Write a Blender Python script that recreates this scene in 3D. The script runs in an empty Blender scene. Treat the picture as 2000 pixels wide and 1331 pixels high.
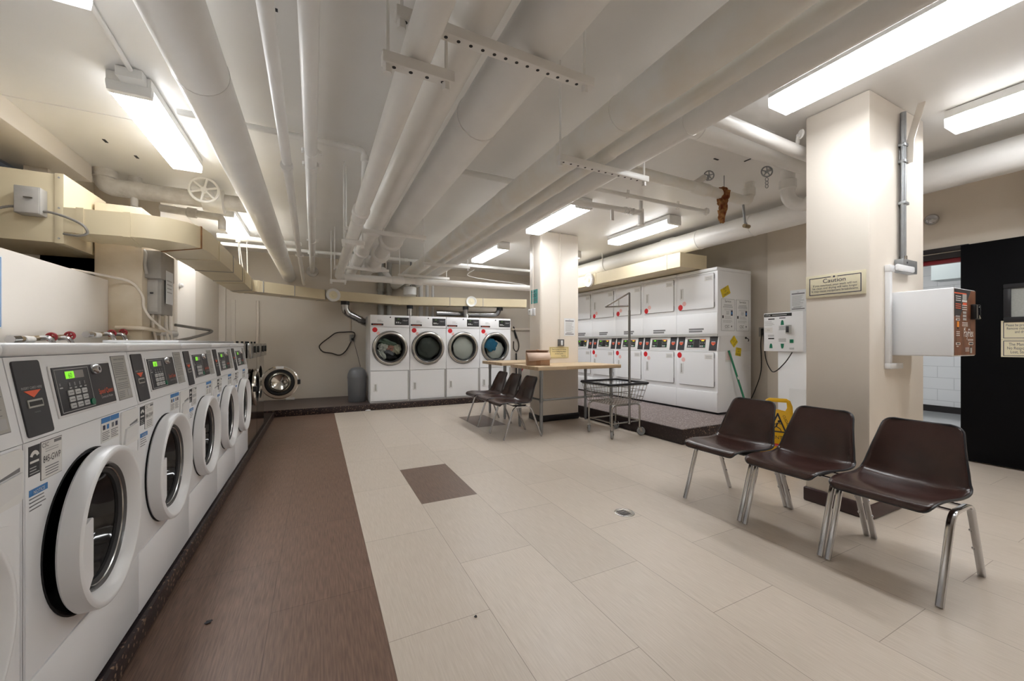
import bpy, bmesh, math, random
from mathutils import Vector, Matrix, noise
SC = bpy.context.scene; COL = SC.collection
PI = math.pi; R = math.radians
V = Vector

# ------------------------------------------------------------------ materials
def s2l(c):
    return tuple((x/12.92 if x <= .04045 else ((x+.055)/1.055)**2.4) for x in c)
def hexc(h):
    h = h.lstrip('#'); return s2l(tuple(int(h[i:i+2], 16)/255 for i in (0, 2, 4)))
def mat(name, col, rough=.5, metal=0., spec=.5, coat=0., em=None, es=0., var=0., vscale=3., bump=0., bscale=40., stretch=None, dark=None):
    m = bpy.data.materials.new(name); m.use_nodes = True
    nt = m.node_tree; p = nt.nodes['Principled BSDF']
    if isinstance(col, str): col = hexc(col)
    p.inputs['Base Color'].default_value = (*col, 1)
    p.inputs['Roughness'].default_value = rough; p.inputs['Metallic'].default_value = metal
    p.inputs['Specular IOR Level'].default_value = spec
    p.inputs['Coat Weight'].default_value = coat
    if em is not None:
        if isinstance(em, str): em = hexc(em)
        p.inputs['Emission Color'].default_value = (*em, 1); p.inputs['Emission Strength'].default_value = es
    if var or bump:
        tc = nt.nodes.new('ShaderNodeTexCoord'); mp = nt.nodes.new('ShaderNodeMapping')
        nt.links.new(tc.outputs['Object'], mp.inputs['Vector'])
        if stretch: mp.inputs['Scale'].default_value = stretch
    if var:
        n = nt.nodes.new('ShaderNodeTexNoise'); n.inputs['Scale'].default_value = vscale; n.inputs['Detail'].default_value = 5
        nt.links.new(mp.outputs['Vector'], n.inputs['Vector'])
        mx = nt.nodes.new('ShaderNodeMix'); mx.data_type = 'RGBA'
        c2 = dark if dark is not None else tuple(x*(1-var) for x in col)
        if isinstance(c2, str): c2 = hexc(c2)
        mx.inputs['A'].default_value = (*c2, 1); mx.inputs['B'].default_value = (*col, 1)
        rp = nt.nodes.new('ShaderNodeMapRange'); rp.inputs['From Min'].default_value = .3; rp.inputs['From Max'].default_value = .62
        nt.links.new(n.outputs['Fac'], rp.inputs['Value']); nt.links.new(rp.outputs['Result'], mx.inputs['Factor'])
        nt.links.new(mx.outputs['Result'], p.inputs['Base Color'])
    if bump:
        b = nt.nodes.new('ShaderNodeTexNoise'); b.inputs['Scale'].default_value = bscale; b.inputs['Detail'].default_value = 4
        nt.links.new(mp.outputs['Vector'], b.inputs['Vector'])
        bn = nt.nodes.new('ShaderNodeBump'); bn.inputs['Strength'].default_value = bump; bn.inputs['Distance'].default_value = .01
        nt.links.new(b.outputs['Fac'], bn.inputs['Height']); nt.links.new(bn.outputs['Normal'], p.inputs['Normal'])
    return m
def speckle(name, base, spot, scale, size, rough=.5, spot2=None):
    m = mat(name, base, rough); nt = m.node_tree; p = nt.nodes['Principled BSDF']
    tc = nt.nodes.new('ShaderNodeTexCoord')
    last = None; prev = (*hexc(base), 1)
    for i, (c, sc) in enumerate(((spot, scale), (spot2 or spot, scale*1.7))):
        vo = nt.nodes.new('ShaderNodeTexVoronoi'); vo.inputs['Scale'].default_value = sc
        nt.links.new(tc.outputs['Object'], vo.inputs['Vector'])
        cr = nt.nodes.new('ShaderNodeSeparateColor'); nt.links.new(vo.outputs['Color'], cr.inputs['Color'])
        gt = nt.nodes.new('ShaderNodeMath'); gt.operation = 'GREATER_THAN'; gt.inputs[1].default_value = 1-size
        nt.links.new(cr.outputs['Red'], gt.inputs[0])
        lt = nt.nodes.new('ShaderNodeMath'); lt.operation = 'LESS_THAN'; lt.inputs[1].default_value = .42
        nt.links.new(vo.outputs['Distance'], lt.inputs[0])
        mu = nt.nodes.new('ShaderNodeMath'); mu.operation = 'MULTIPLY'
        nt.links.new(gt.outputs[0], mu.inputs[0]); nt.links.new(lt.outputs[0], mu.inputs[1])
        mx = nt.nodes.new('ShaderNodeMix'); mx.data_type = 'RGBA'
        if last is None: mx.inputs['A'].default_value = prev
        else: nt.links.new(last, mx.inputs['A'])
        mx.inputs['B'].default_value = (*hexc(c), 1); nt.links.new(mu.outputs[0], mx.inputs['Factor']); last = mx.outputs['Result']
    nt.links.new(last, p.inputs['Base Color'])
    return m
def glassy(name, tint=(.9, .95, .95), amount=.88):
    m = bpy.data.materials.new(name); m.use_nodes = True; nt = m.node_tree; nt.nodes.clear()
    o = nt.nodes.new('ShaderNodeOutputMaterial'); t = nt.nodes.new('ShaderNodeBsdfTransparent'); g = nt.nodes.new('ShaderNodeBsdfGlossy')
    t.inputs['Color'].default_value = (*tint, 1); g.inputs['Roughness'].default_value = .03
    mx = nt.nodes.new('ShaderNodeMixShader'); lw = nt.nodes.new('ShaderNodeFresnel'); lw.inputs['IOR'].default_value = 1.22
    nt.links.new(lw.outputs['Fac'], mx.inputs['Fac']); nt.links.new(t.outputs[0], mx.inputs[1]); nt.links.new(g.outputs[0], mx.inputs[2])
    nt.links.new(mx.outputs[0], o.inputs['Surface']); return m
M = {}
def dm(k, *a, **kw): M[k] = mat(k, *a, **kw)
dm('ceil', (.86, .85, .835), .36, var=.05, vscale=1.2, bump=.12, bscale=14)
dm('paint', (.85, .84, .82), .33, var=.05, vscale=4, bump=.08, bscale=25)
dm('paint_grey', (.81, .81, .785), .36, var=.12, vscale=4, dark=(.78, .735, .65))
dm('paint_worn', (.76, .74, .71), .5, var=.3, vscale=5, dark=(.50, .46, .42), bump=.6, bscale=30)
dm('wall', (.76, .69, .60), .5, var=.04, vscale=1.5, bump=.05, bscale=30)
dm('wall_back', (.68, .62, .54), .55, var=.05, vscale=1.3, bump=.05, bscale=30)
dm('column', (.82, .755, .675), .33, var=.03, vscale=2, bump=.15, bscale=9)
dm('low_wall', (.84, .785, .72), .45, var=.05, vscale=1.4, bump=.05)
dm('old_wall', (.70, .61, .48), .5, var=.22, vscale=2.2, dark=(.52, .42, .28), bump=.08)
dm('duct', (.66, .565, .385), .38, var=.05, vscale=2)
dm('rust', (.30, .13, .04), .8, var=.5, vscale=20)
dm('white', (.84, .85, .87), .28, spec=.5)
dm('white_matte', (.80, .80, .79), .45)
dm('white_soft', (.76, .76, .765), .4)
dm('plastic_grey', (.42, .42, .40), .45)
dm('seam', (.33, .32, .31), .6)
dm('panel_dark', (.032, .031, .036), .45)
dm('black', (.008, .008, .009), .4)
dm('black_glass', (.006, .006, .008), .06, spec=.6)
dm('rubber', (.02, .02, .022), .6)
dm('rim_grey', (.12, .12, .125), .25)
dm('drum', (.045, .047, .05), .3, metal=.6)
dm('chrome', (.60, .60, .62), .14, metal=1.)
dm('steel', (.50, .49, .47), .22, metal=1., var=.15, vscale=2)
dm('mirror_steel', (.62, .60, .56), .13, metal=1., bump=.02, bscale=5)
dm('galv', (.36, .375, .39), .42, metal=.75, var=.15, vscale=12)
dm('foil', (.45, .45, .46), .2, metal=1., bump=.5, bscale=18)
dm('wire', (.46, .45, .43), .22, metal=1.)
dm('pole', (.34, .34, .35), .17, metal=1.)
dm('brown_shell', (.043, .0185, .0155), .26, spec=.55, bump=.06, bscale=130, var=.35, vscale=7)
dm('black_trim', (.014, .014, .018), .42)
dm('wheel', (.30, .31, .32), .5)
dm('cardboard', (.56, .37, .25), .8, var=.12, vscale=10)
dm('cardboard_in', (.74, .56, .45), .8)
dm('tape', (.42, .24, .14), .35)
dm('red', (.62, .012, .02), .4)
dm('red_paint', (.45, .02, .03), .35)
dm('pink', (.80, .50, .48), .6)
dm('orange', (.85, .13, .05), .5)
dm('orange2', (.9, .30, .02), .5)
dm('green', (.005, .17, .09), .4)
dm('green_led', (.05, .3, .01), .4, em=(.25, .8, .03), es=.45)
dm('yellow_led', (.4, .35, .02), .4, em=(.7, .6, .05), es=.5)
dm('led_dim', (.06, .09, .03), .4, em=(.2, .5, .05), es=.12)
dm('lcd_grey', (.25, .23, .22), .4)
dm('key', (.52, .53, .53), .5)
dm('label_grey', (.42, .41, .38), .5)
dm('label_white', (.74, .73, .71), .55)
dm('label_blue', (.04, .20, .50), .5)
dm('paper', (.78, .79, .80), .7)
dm('ink', (.03, .03, .035), .6)
dm('ink_grey', (.20, .20, .21), .6)
dm('ink_light', (.45, .45, .45), .6)
dm('navy', (.018, .02, .06), .5)
dm('sign_cream', (.80, .735, .545), .42)
dm('sign_yellow', (.78, .67, .36), .5)
dm('teal', (.10, .40, .38), .6)
dm('sticker_yellow', (.70, .52, .01), .5)
dm('sign_safety', (.80, .46, .004), .38)
dm('bin', (.15, .155, .165), .36)
dm('door_black', (.002, .002, .003), .5, spec=.12)
dm('door_frame', (.012, .008, .008), .4)
dm('door_red', (.20, .004, .010), .4)
dm('cable', (.012, .012, .012), .5)
dm('cable_grey', (.25, .235, .215), .4, metal=.3)
dm('hose', (.035, .026, .02), .6)
dm('brass', (.36, .27, .16), .4, metal=.8, var=.3, vscale=40)
dm('valve_red', (.26, .015, .02), .4)
dm('rag', (.16, .035, .008), .95, var=.6, vscale=18, dark=(.45, .24, .08), bump=1., bscale=30)
dm('box_grey', (.36, .34, .31), .5, var=.1, vscale=8)
dm('box_light', (.50, .475, .44), .6, var=.2, vscale=8)
dm('lamp', (.9, .9, .9), .5, em=(.965, .985, 1.), es=12.)
dm('lamp_side', (.85, .85, .85), .4, em=(.965, .985, 1.), es=2.)
dm('lamp_end', (.75, .75, .75), .25, em=(.965, .985, 1.), es=.9)
dm('fixture', (.78, .78, .76), .4)
dm('hall_floor', (.42, .43, .44), .12)
dm('hall_box', (.45, .50, .50), .4)
dm('pay_wood', (.22, .075, .03), .4, var=.55, vscale=6, stretch=(5, 1, 1))
dm('baseb', (.045, .020, .020), .35)
dm('baseb_black', (.014, .012, .013), .4)
dm('handle_green', (.015, .20, .10), .4)
dm('cl_black', (.02, .02, .024), .9)
dm('cl_white', (.68, .67, .62), .9, bump=.6, bscale=14)
dm('cl_pink', (.50, .25, .20), .9)
dm('cl_green', (.17, .23, .18), .9)
dm('cl_grey', (.22, .22, .25), .9)
dm('cl_cream', (.58, .54, .42), .9)
dm('cl_dgreen', (.085, .095, .085), .9, bump=.6, bscale=14)
dm('cl_blue', (.03, .17, .30), .9)
M['glass'] = glassy('clear_glass')
M['glass_dim'] = glassy('tinted_glass', (.62, .66, .66))
M['plinth'] = speckle('plinth_terrazzo', '#241819', '#8c7460', 62, .22, .4, '#5b4640')
M['plinth_top'] = mat('plinth_lino', '#5a4c48', .42, var=.3, vscale=3, stretch=(4, 30, 1))
M['plinth_top_r'] = speckle('plinth_carpet', '#857977', '#b5aaa6', 60, .3, .85, '#57494a')
M['left_top'] = speckle('plinth_polish', '#1a1114', '#4a3a36', 62, .16, .5, '#30242a')

M['left_top'].node_tree.nodes['Principled BSDF'].inputs['Specular IOR Level'].default_value = .15
def wood_mat():
    m = mat('butcher_block', '#c9a273', .4); nt = m.node_tree; p = nt.nodes['Principled BSDF']
    tc = nt.nodes.new('ShaderNodeTexCoord'); br = nt.nodes.new('ShaderNodeTexBrick')
    nt.links.new(tc.outputs['Object'], br.inputs['Vector'])
    br.inputs['Color1'].default_value = (*hexc('#e6cfae'), 1); br.inputs['Color2'].default_value = (*hexc('#d8ba92'), 1); br.inputs['Mortar'].default_value = (*hexc('#c9a87e'), 1)
    br.inputs['Scale'].default_value = 1; br.inputs['Brick Width'].default_value = .5; br.inputs['Row Height'].default_value = .042; br.inputs['Mortar Size'].default_value = .001
    n = nt.nodes.new('ShaderNodeTexNoise'); mp = nt.nodes.new('ShaderNodeMapping'); mp.inputs['Scale'].default_value = (4, 80, 80)
    nt.links.new(tc.outputs['Object'], mp.inputs['Vector']); nt.links.new(mp.outputs['Vector'], n.inputs['Vector']); n.inputs['Scale'].default_value = 1
    mx = nt.nodes.new('ShaderNodeMix'); mx.data_type = 'RGBA'; mx.blend_type = 'MULTIPLY'; mx.inputs['Factor'].default_value = .35
    nt.links.new(br.outputs['Color'], mx.inputs['A']); nt.links.new(n.outputs['Fac'], mx.inputs['B'])
    nt.links.new(mx.outputs['Result'], p.inputs['Base Color']); return m
M['wood'] = wood_mat()
def block_mat():
    m = mat('painted_block', (.78, .79, .80), .45); nt = m.node_tree; p = nt.nodes['Principled BSDF']
    tc = nt.nodes.new('ShaderNodeTexCoord'); sp = nt.nodes.new('ShaderNodeSeparateXYZ'); cb = nt.nodes.new('ShaderNodeCombineXYZ')
    nt.links.new(tc.outputs['Object'], sp.inputs[0]); nt.links.new(sp.outputs['Y'], cb.inputs['X']); nt.links.new(sp.outputs['Z'], cb.inputs['Y'])
    br = nt.nodes.new('ShaderNodeTexBrick'); nt.links.new(cb.outputs[0], br.inputs['Vector'])
    for k in ('Color1', 'Color2'): br.inputs[k].default_value = (.78, .79, .80, 1)
    br.inputs['Mortar'].default_value = (.55, .56, .57, 1); br.inputs['Scale'].default_value = 1
    br.inputs['Brick Width'].default_value = .4; br.inputs['Row Height'].default_value = .2; br.inputs['Mortar Size'].default_value = .004
    nt.links.new(br.outputs['Color'], p.inputs['Base Color'])
    bn = nt.nodes.new('ShaderNodeBump'); bn.inputs['Strength'].default_value = .4; bn.invert = True; bn.inputs['Distance'].default_value = .01
    nt.links.new(br.outputs['Fac'], bn.inputs['Height']); nt.links.new(bn.outputs['Normal'], p.inputs['Normal']); return m
M['block'] = block_mat()
TW, TL = .441, .874
def floor_mat():
    m = mat('vinyl_tile_floor', (.6, .55, .48), .36); nt = m.node_tree; N = nt.nodes; L = nt.links; p = N['Principled BSDF']
    tc = N.new('ShaderNodeTexCoord'); sp = N.new('ShaderNodeSeparateXYZ'); L.new(tc.outputs['Object'], sp.inputs[0])
    def mth(op, a, b=None):
        n = N.new('ShaderNodeMath'); n.operation = op
        for i, x in enumerate((a, b)):
            if x is None: continue
            if isinstance(x, (int, float)): n.inputs[i].default_value = x
            else: L.new(x, n.inputs[i])
        return n.outputs[0]
    X, Y = sp.outputs['X'], sp.outputs['Y']
    u = mth('ADD', Y, 50*TL-1.156); v = mth('ADD', X, 20*TW-.254)
    cb = N.new('ShaderNodeCombineXYZ'); L.new(u, cb.inputs['X']); L.new(v, cb.inputs['Y'])
    br = N.new('ShaderNodeTexBrick'); L.new(cb.outputs[0], br.inputs['Vector'])
    br.inputs['Scale'].default_value = 1; br.inputs['Brick Width'].default_value = TL; br.inputs['Row Height'].default_value = TW
    br.inputs['Mortar Size'].default_value = .0016; br.inputs['Mortar Smooth'].default_value = .3; br.offset = .469; br.inputs['Bias'].default_value = 0
    br.inputs['Color1'].default_value = (1, 1, 1, 1); br.inputs['Color2'].default_value = (.93, .93, .93, 1); br.inputs['Mortar'].default_value = (.50, .47, .45, 1)
    def inr(val, a, b): return mth('MULTIPLY', mth('GREATER_THAN', val, a), mth('LESS_THAN', val, b))
    dark = mth('LESS_THAN', X, .254)
    a1 = mth('MULTIPLY', inr(X, .695, 1.136), inr(Y, 2.904, 3.778))
    a2 = mth('MULTIPLY', inr(X, 2.045, 2.49), inr(Y, 5.19, 6.06))
    acc = mth('MAXIMUM', a1, a2)
    mp = N.new('ShaderNodeMapping'); mp.inputs['Scale'].default_value = (170, 9, 1); L.new(tc.outputs['Object'], mp.inputs['Vector'])
    st = N.new('ShaderNodeTexNoise'); st.inputs['Scale'].default_value = 1; st.inputs['Detail'].default_value = 3; L.new(mp.outputs['Vector'], st.inputs['Vector'])
    big = N.new('ShaderNodeTexNoise'); big.inputs['Scale'].default_value = 1.3; big.inputs['Detail'].default_value = 4; L.new(tc.outputs['Object'], big.inputs['Vector'])
    def mix(f, a, b, bt='MIX'):
        n = N.new('ShaderNodeMix'); n.data_type = 'RGBA'; n.blend_type = bt
        for k, x in (('Factor', f), ('A', a), ('B', b)):
            if isinstance(x, tuple): n.inputs[k].default_value = (*x, 1)
            elif isinstance(x, (int, float)): n.inputs[k].default_value = x
            else: L.new(x, n.inputs[k])
        return n.outputs['Result']
    mr = N.new('ShaderNodeMapRange'); mr.inputs['From Min'].default_value = .3; mr.inputs['From Max'].default_value = .7; L.new(st.outputs['Fac'], mr.inputs['Value'])
    cream = mix(mr.outputs['Result'], hexc('#c5b8aa'), hexc('#d1c5b8'))
    brown = mix(mr.outputs['Result'], hexc('#644e43'), hexc('#846a5b'))
    grey = mix(mr.outputs['Result'], hexc('#665349'), hexc('#80695b'))
    c = mix(dark, cream, brown); c = mix(acc, c, grey)
    mr2 = N.new('ShaderNodeMapRange'); mr2.inputs['From Min'].default_value = .3; mr2.inputs['From Max'].default_value = .7; mr2.inputs['To Min'].default_value = .94; L.new(big.outputs['Fac'], mr2.inputs['Value'])
    c = mix(1., c, br.outputs['Color'], 'MULTIPLY'); c = mix(1., c, mr2.outputs['Result'], 'MULTIPLY')
    L.new(c, p.inputs['Base Color'])
    ro = N.new('ShaderNodeMapRange'); ro.inputs['To Min'].default_value = .3; ro.inputs['To Max'].default_value = .46; L.new(big.outputs['Fac'], ro.inputs['Value']); L.new(ro.outputs['Result'], p.inputs['Roughness'])
    bn = N.new('ShaderNodeBump'); bn.inputs['Strength'].default_value = .06; bn.inputs['Distance'].default_value = .003
    L.new(st.outputs['Fac'], bn.inputs['Height']); L.new(bn.outputs['Normal'], p.inputs['Normal'])
    return m
M['floor'] = floor_mat()

# ------------------------------------------------------------------ mesh builder
def frame(o, tilt=0.):
    """local sheet facing -y: u = +x, v = up, n = toward the viewer"""
    s, c = math.sin(tilt), math.cos(tilt)
    m = Matrix.Identity(4)
    for i, col in enumerate(((1, 0, 0), (0, s, c), (0, -c, s), tuple(o))):
        for j in range(3): m[j][i] = col[j]
    return m
TXT = {}
def text_geo(s, align):
    k = (s, align)
    if k not in TXT:
        cu = bpy.data.curves.new('t', 'FONT'); cu.body = s; cu.size = 1.; cu.align_x = align; cu.resolution_u = 3
        o = bpy.data.objects.new('t', cu); COL.objects.link(o)
        dg = bpy.context.evaluated_depsgraph_get(); me = o.evaluated_get(dg).to_mesh()
        TXT[k] = ([v.co.copy() for v in me.vertices], [list(p.vertices) for p in me.polygons])
        o.evaluated_get(dg).to_mesh_clear(); bpy.data.objects.remove(o); bpy.data.curves.remove(cu)
    return TXT[k]
class MB:
    def __init__(s): s.v = []; s.f = []; s.mi = []; s.mats = []
    def m(s, k):
        if k not in s.mats: s.mats.append(k)
        return s.mats.index(k)
    def add(s, vs, fs, k, X=None):
        b = len(s.v); s.v += [X @ V(p) if X is not None else V(p) for p in vs]
        i = s.m(k)
        for f in fs: s.f.append([b+j for j in f]); s.mi.append(i)
        return s
    def bmesh(s, bm, k, X=None):
        bm.verts.index_update()
        s.add([v.co.copy() for v in bm.verts], [[v.index for v in f.verts] for f in bm.faces], k, X); bm.free(); return s
    def box(s, lo, hi, k, bev=0., seg=2, X=None):
        lo, hi = V(lo), V(hi)
        if bev <= 0:
            vs = [(x, y, z) for x in (lo.x, hi.x) for y in (lo.y, hi.y) for z in (lo.z, hi.z)]
            return s.add(vs, [(0, 1, 3, 2), (4, 6, 7, 5), (0, 4, 5, 1), (2, 3, 7, 6), (0, 2, 6, 4), (1, 5, 7, 3)], k, X)
        bm = bmesh.new(); bmesh.ops.create_cube(bm, size=1.)
        for v in bm.verts: v.co = V([lo[i]+(v.co[i]+.5)*(hi[i]-lo[i]) for i in range(3)])
        bmesh.ops.bevel(bm, geom=bm.edges[:], offset=bev, segments=seg, profile=.5, affect='EDGES')
        return s.bmesh(bm, k, X)
    def rect(s, X, u0, v0, u1, v1, k, n0=0., n1=.001, bev=0.):
        return s.box((min(u0, u1), min(v0, v1), n0), (max(u0, u1), max(v0, v1), n1), k, bev, 2, X)
    def prism(s, poly, a, b, k, X=None):
        """poly in (u,v), extruded along n from a to b"""
        n = len(poly); vs = [(x, y, a) for x, y in poly]+[(x, y, b) for x, y in poly]
        fs = [list(range(n))[::-1], list(range(n, 2*n))]+[(i, (i+1) % n, n+(i+1) % n, n+i) for i in range(n)]
        return s.add(vs, fs, k, X)
    def lathe(s, prof, k, X=None, n=40, a0=0., a1=2*PI):
        full = abs(a1-a0-2*PI) < 1e-6; cnt = n if full else n+1
        vs = []; fs = []
        for i in range(cnt):
            a = a0+(a1-a0)*i/n; c, q = math.cos(a), math.sin(a)
            vs += [(r*c, r*q, h) for r, h in prof]
        P = len(prof)
        for i in range(n):
            j = (i+1) % cnt
            for t in range(P-1):
                f = [i*P+t, j*P+t, j*P+t+1, i*P+t+1]
                if prof[t][0] < 1e-6: f = [i*P+t, j*P+t+1, i*P+t+1]
                elif prof[t+1][0] < 1e-6: f = [i*P+t, j*P+t, i*P+t+1]
                fs.append(f)
        return s.add(vs, fs, k, X)
    def cyl(s, p0, p1, r, k, n=16, r2=None, caps=True, X=None):
        return s.tube([p0, p1], r, k, n, caps=caps, rr=[r, r if r2 is None else r2], X=X)
    def tube(s, pts, r, k, n=10, closed=False, caps=True, rr=None, shape=None, X=None, up=None):
        pts = [V(p) for p in pts]; c = len(pts)
        tang = []
        for i in range(c):
            a = pts[(i-1) % c] if (i > 0 or closed) else pts[i]; b = pts[(i+1) % c] if (i < c-1 or closed) else pts[i]
            t = (pts[i]-a).normalized()+(b-pts[i]).normalized()
            tang.append(t.normalized() if t.length > 1e-9 else (b-a).normalized())
        u = V(up) if up else (V((0, 0, 1)) if abs(tang[0].z) < .9 else V((1, 0, 0)))
        u = (u-tang[0]*u.dot(tang[0])).normalized()
        vs = []; fs = []
        for i in range(c):
            t = tang[i]; u = (u-t*u.dot(t)).normalized(); w = t.cross(u)
            q = rr[i] if rr else r
            st = 1.
            if 0 < i < c-1 or closed:
                d = (pts[(i+1) % c]-pts[i]).normalized(); cs = max(.3, d.dot(t)); st = 1/cs
            if shape: vs += [pts[i]+u*a*1+w*b for a, b in shape]
            else: vs += [pts[i]+u*math.cos(2*PI*j/n)*q+w*math.sin(2*PI*j/n)*q for j in range(n)]
        m = len(shape) if shape else n
        for i in range(c if closed else c-1):
            j = (i+1) % c
            fs += [(i*m+a, i*m+(a+1) % m, j*m+(a+1) % m, j*m+a) for a in range(m)]
        if caps and not closed: fs += [list(range(m))[::-1], list(range((c-1)*m, c*m))]
        return s.add(vs, fs, k, X)
    def text(s, X, u, v, size, txt, k, n=.0015, align='CENTER', sx=1.):
        vs, fs = text_geo(txt, align)
        return s.add([(u+p.x*size*sx, v+p.y*size, n) for p in vs], fs, k, X)
    def lines(s, X, u0, v0, u1, v1, rows, k, n=.0012, fill=.45, seed=1, jag=.35, align='L'):
        rd = random.Random(seed); h = (v1-v0)/rows
        for i in range(rows):
            w = (u1-u0)*(1-jag*rd.random()); y = v1-h*(i+.5)
            a = u0 if align == 'L' else (u0+u1-w)/2
            s.rect(X, a, y-h*fill/2, a+w, y+h*fill/2, k, n-.0003, n)
        return s
    def hole(s, X, u0, v0, u1, v1, cu, cv, r, k, n=0., N=64):
        """flat panel with a round hole"""
        ang = sorted([2*PI*i/N for i in range(N)]+[math.atan2(b-cv, a-cu) % (2*PI) for a in (u0, u1) for b in (v0, v1)])
        vs = []
        for a in ang:
            c, q = math.cos(a), math.sin(a)
            t = min([((u1-cu)/c if c > 1e-9 else (u0-cu)/c if c < -1e-9 else 9e9), ((v1-cv)/q if q > 1e-9 else (v0-cv)/q if q < -1e-9 else 9e9)])
            vs += [(cu+c*r, cv+q*r, n), (cu+c*t, cv+q*t, n)]
        m = len(ang)
        return s.add(vs, [(2*i, 2*i+1, 2*((i+1) % m)+1, 2*((i+1) % m)) for i in range(m)], k, X)
    def build(s, name, parent=None, at=None, rz=0., smooth=38):
        me = bpy.data.meshes.new(name)
        me.from_pydata([tuple(p) for p in s.v], [], s.f)
        for k in s.mats: me.materials.append(M[k])
        me.polygons.foreach_set('material_index', s.mi)
        bm = bmesh.new(); bm.from_mesh(me); bmesh.ops.recalc_face_normals(bm, faces=bm.faces[:]); bm.to_mesh(me); bm.free()
        me.polygons.foreach_set('use_smooth', [True]*len(me.polygons))
        me.set_sharp_from_angle(angle=R(smooth)); me.update()
        o = bpy.data.objects.new(name, me); COL.objects.link(o)
        if parent is not None: o.parent = parent
        if at is not None:
            o.location = at; o.rotation_euler.z = rz
        return o
def recenter(o):
    """put a single-mesh thing's origin at its base centre"""
    xs = [v.co for v in o.data.vertices]
    c = V(((min(p.x for p in xs)+max(p.x for p in xs))/2, (min(p.y for p in xs)+max(p.y for p in xs))/2, min(p.z for p in xs)))
    o.data.transform(Matrix.Translation(-c)); o.location = o.matrix_basis @ c if o.rotation_euler.z else V(o.location)+c
    return o
def tag(o, label, cat, group=None):
    o['label'] = label; o['category'] = cat
    if group: o['group'] = group
    return o
def struct(mb, name, parent=None, label=None, **kw):
    o = mb.build(name, parent, **kw)
    if parent is None:
        o['kind'] = 'structure'
        if label: o['label'] = label
    return o
def thing(name, label, cat, at=(0, 0, 0), rz=0., group=None):
    o = bpy.data.objects.new(name, None); o.empty_display_size = .1; COL.objects.link(o); o.location = at; o.rotation_euler.z = rz
    return tag(o, label, cat, group)
def solo(mb, name, label, cat, group=None, rz=None, at=None):
    o = mb.build(name, None, at=at, rz=rz or 0.)
    if at is None: recenter(o)
    return tag(o, label, cat, group)
def dup(root, label, at, rz=None, group=None):
    r = root.copy(); COL.objects.link(r); r.location = at; r['label'] = label
    if rz is not None: r.rotation_euler.z = rz
    if group: r['group'] = group
    for ch in list(root.children):
        c = ch.copy(); COL.objects.link(c); c.parent = r
        for g in list(ch.children):
            d = g.copy(); COL.objects.link(d); d.parent = c
    return r
def kid(root, stem):
    return [c for c in root.children if c.name.split('.')[0] == stem]
def fillet(pts, rad, n=6):
    pts = [V(p) for p in pts]; out = [pts[0]]
    for a, b, c in zip(pts, pts[1:], pts[2:]):
        d0, d1 = (a-b), (c-b); r = min(rad, d0.length*.49, d1.length*.49)
        p, q = b+d0.normalized()*r, b+d1.normalized()*r
        for i in range(n+1):
            t = i/n; out.append(p*(1-t)**2+b*2*t*(1-t)+q*t*t)
    out.append(pts[-1]); return out
def spline(pts, n=8, closed=False):
    pts = [V(p) for p in pts]; out = []; m = len(pts)
    for i in range(m if closed else m-1):
        g = (lambda j: pts[j % m]) if closed else (lambda j: pts[max(0, min(m-1, j))])
        a, b, c, d = g(i-1), g(i), g(i+1), g(i+2)
        for k in range(n):
            t = k/n
            out.append(.5*((2*b)+(c-a)*t+(2*a-5*b+4*c-d)*t*t+(3*b-a-3*c+d)*t**3))
    if not closed: out.append(pts[-1])
    return out
def rrect(u0, v0, u1, v1, r, n=4):
    out = []
    for cx, cy, a in ((u1-r, v1-r, 0), (u0+r, v1-r, 90), (u0+r, v0+r, 180), (u1-r, v0+r, 270)):
        out += [(cx+r*math.cos(R(a+90*i/n)), cy+r*math.sin(R(a+90*i/n))) for i in range(n+1)]
    return out
EXPO = 1.12
# ------------------------------------------------------------------ the room
CZ = 2.926
mb = MB(); mb.box((-2.7, -2.6, -.08), (5.95, 8.74, 0), 'floor'); struct(mb, 'floor', label='pale vinyl plank tile floor with a brown walkway strip')
mb = MB(); mb.box((-2.7, -2.6, CZ), (6.0, 8.8, CZ+.05), 'ceil'); struct(mb, 'ceiling', label='white painted concrete ceiling')
mb = MB(); mb.box((-1.7, 8.74, 0), (6.1, 8.86, CZ), 'wall_back'); struct(mb, 'wall_back')
mb = MB(); mb.box((-2.2, 4.95, 0), (-1.60, 8.74, 2.30), 'wall_back'); mb.box((-2.3, 4.95, 2.3), (-2.15, 8.74, CZ), 'wall_back'); mb.box((-2.15, 5.75, 2.3), (-1.60, 8.74, CZ), 'wall_back'); mb.box((-2.82, -2.6, 0), (-2.7, 4.95, CZ), 'wall_back'); mb.box((-2.7, 4.95, 0), (-1.72, 5.05, 2.3), 'wall_back')
struct(mb, 'wall_left')
mb = MB(); mb.box((-1.65, -2.6, 0), (-1.55, 4.38, 1.725), 'low_wall', .006); struct(mb, 'wall_left_low', label='low cream partition wall behind the white washers')
mb = MB(); mb.box((-2.82, -2.72, 0), (6.1, -2.6, CZ), 'wall'); struct(mb, 'wall_front')
mb = MB()
mb.box((5.95, 2.55, 0), (6.07, 8.74, CZ), 'wall_back'); mb.box((5.95, -2.6, 0), (6.07, 1.53, CZ), 'wall'); mb.box((5.95, 1.53, 2.16), (6.07, 2.55, CZ), 'wall')
struct(mb, 'wall_right')
mb = MB(); mb.box((5.86, 2.62, .0), (5.95, 3.43, CZ), 'wall', .004); struct(mb, 'pillar_wall_right')
mb = MB(); mb.box((5.9, 1.12, 2.21), (5.95, -2.0, CZ), 'wall', .004); struct(mb, 'trim_1')
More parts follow.
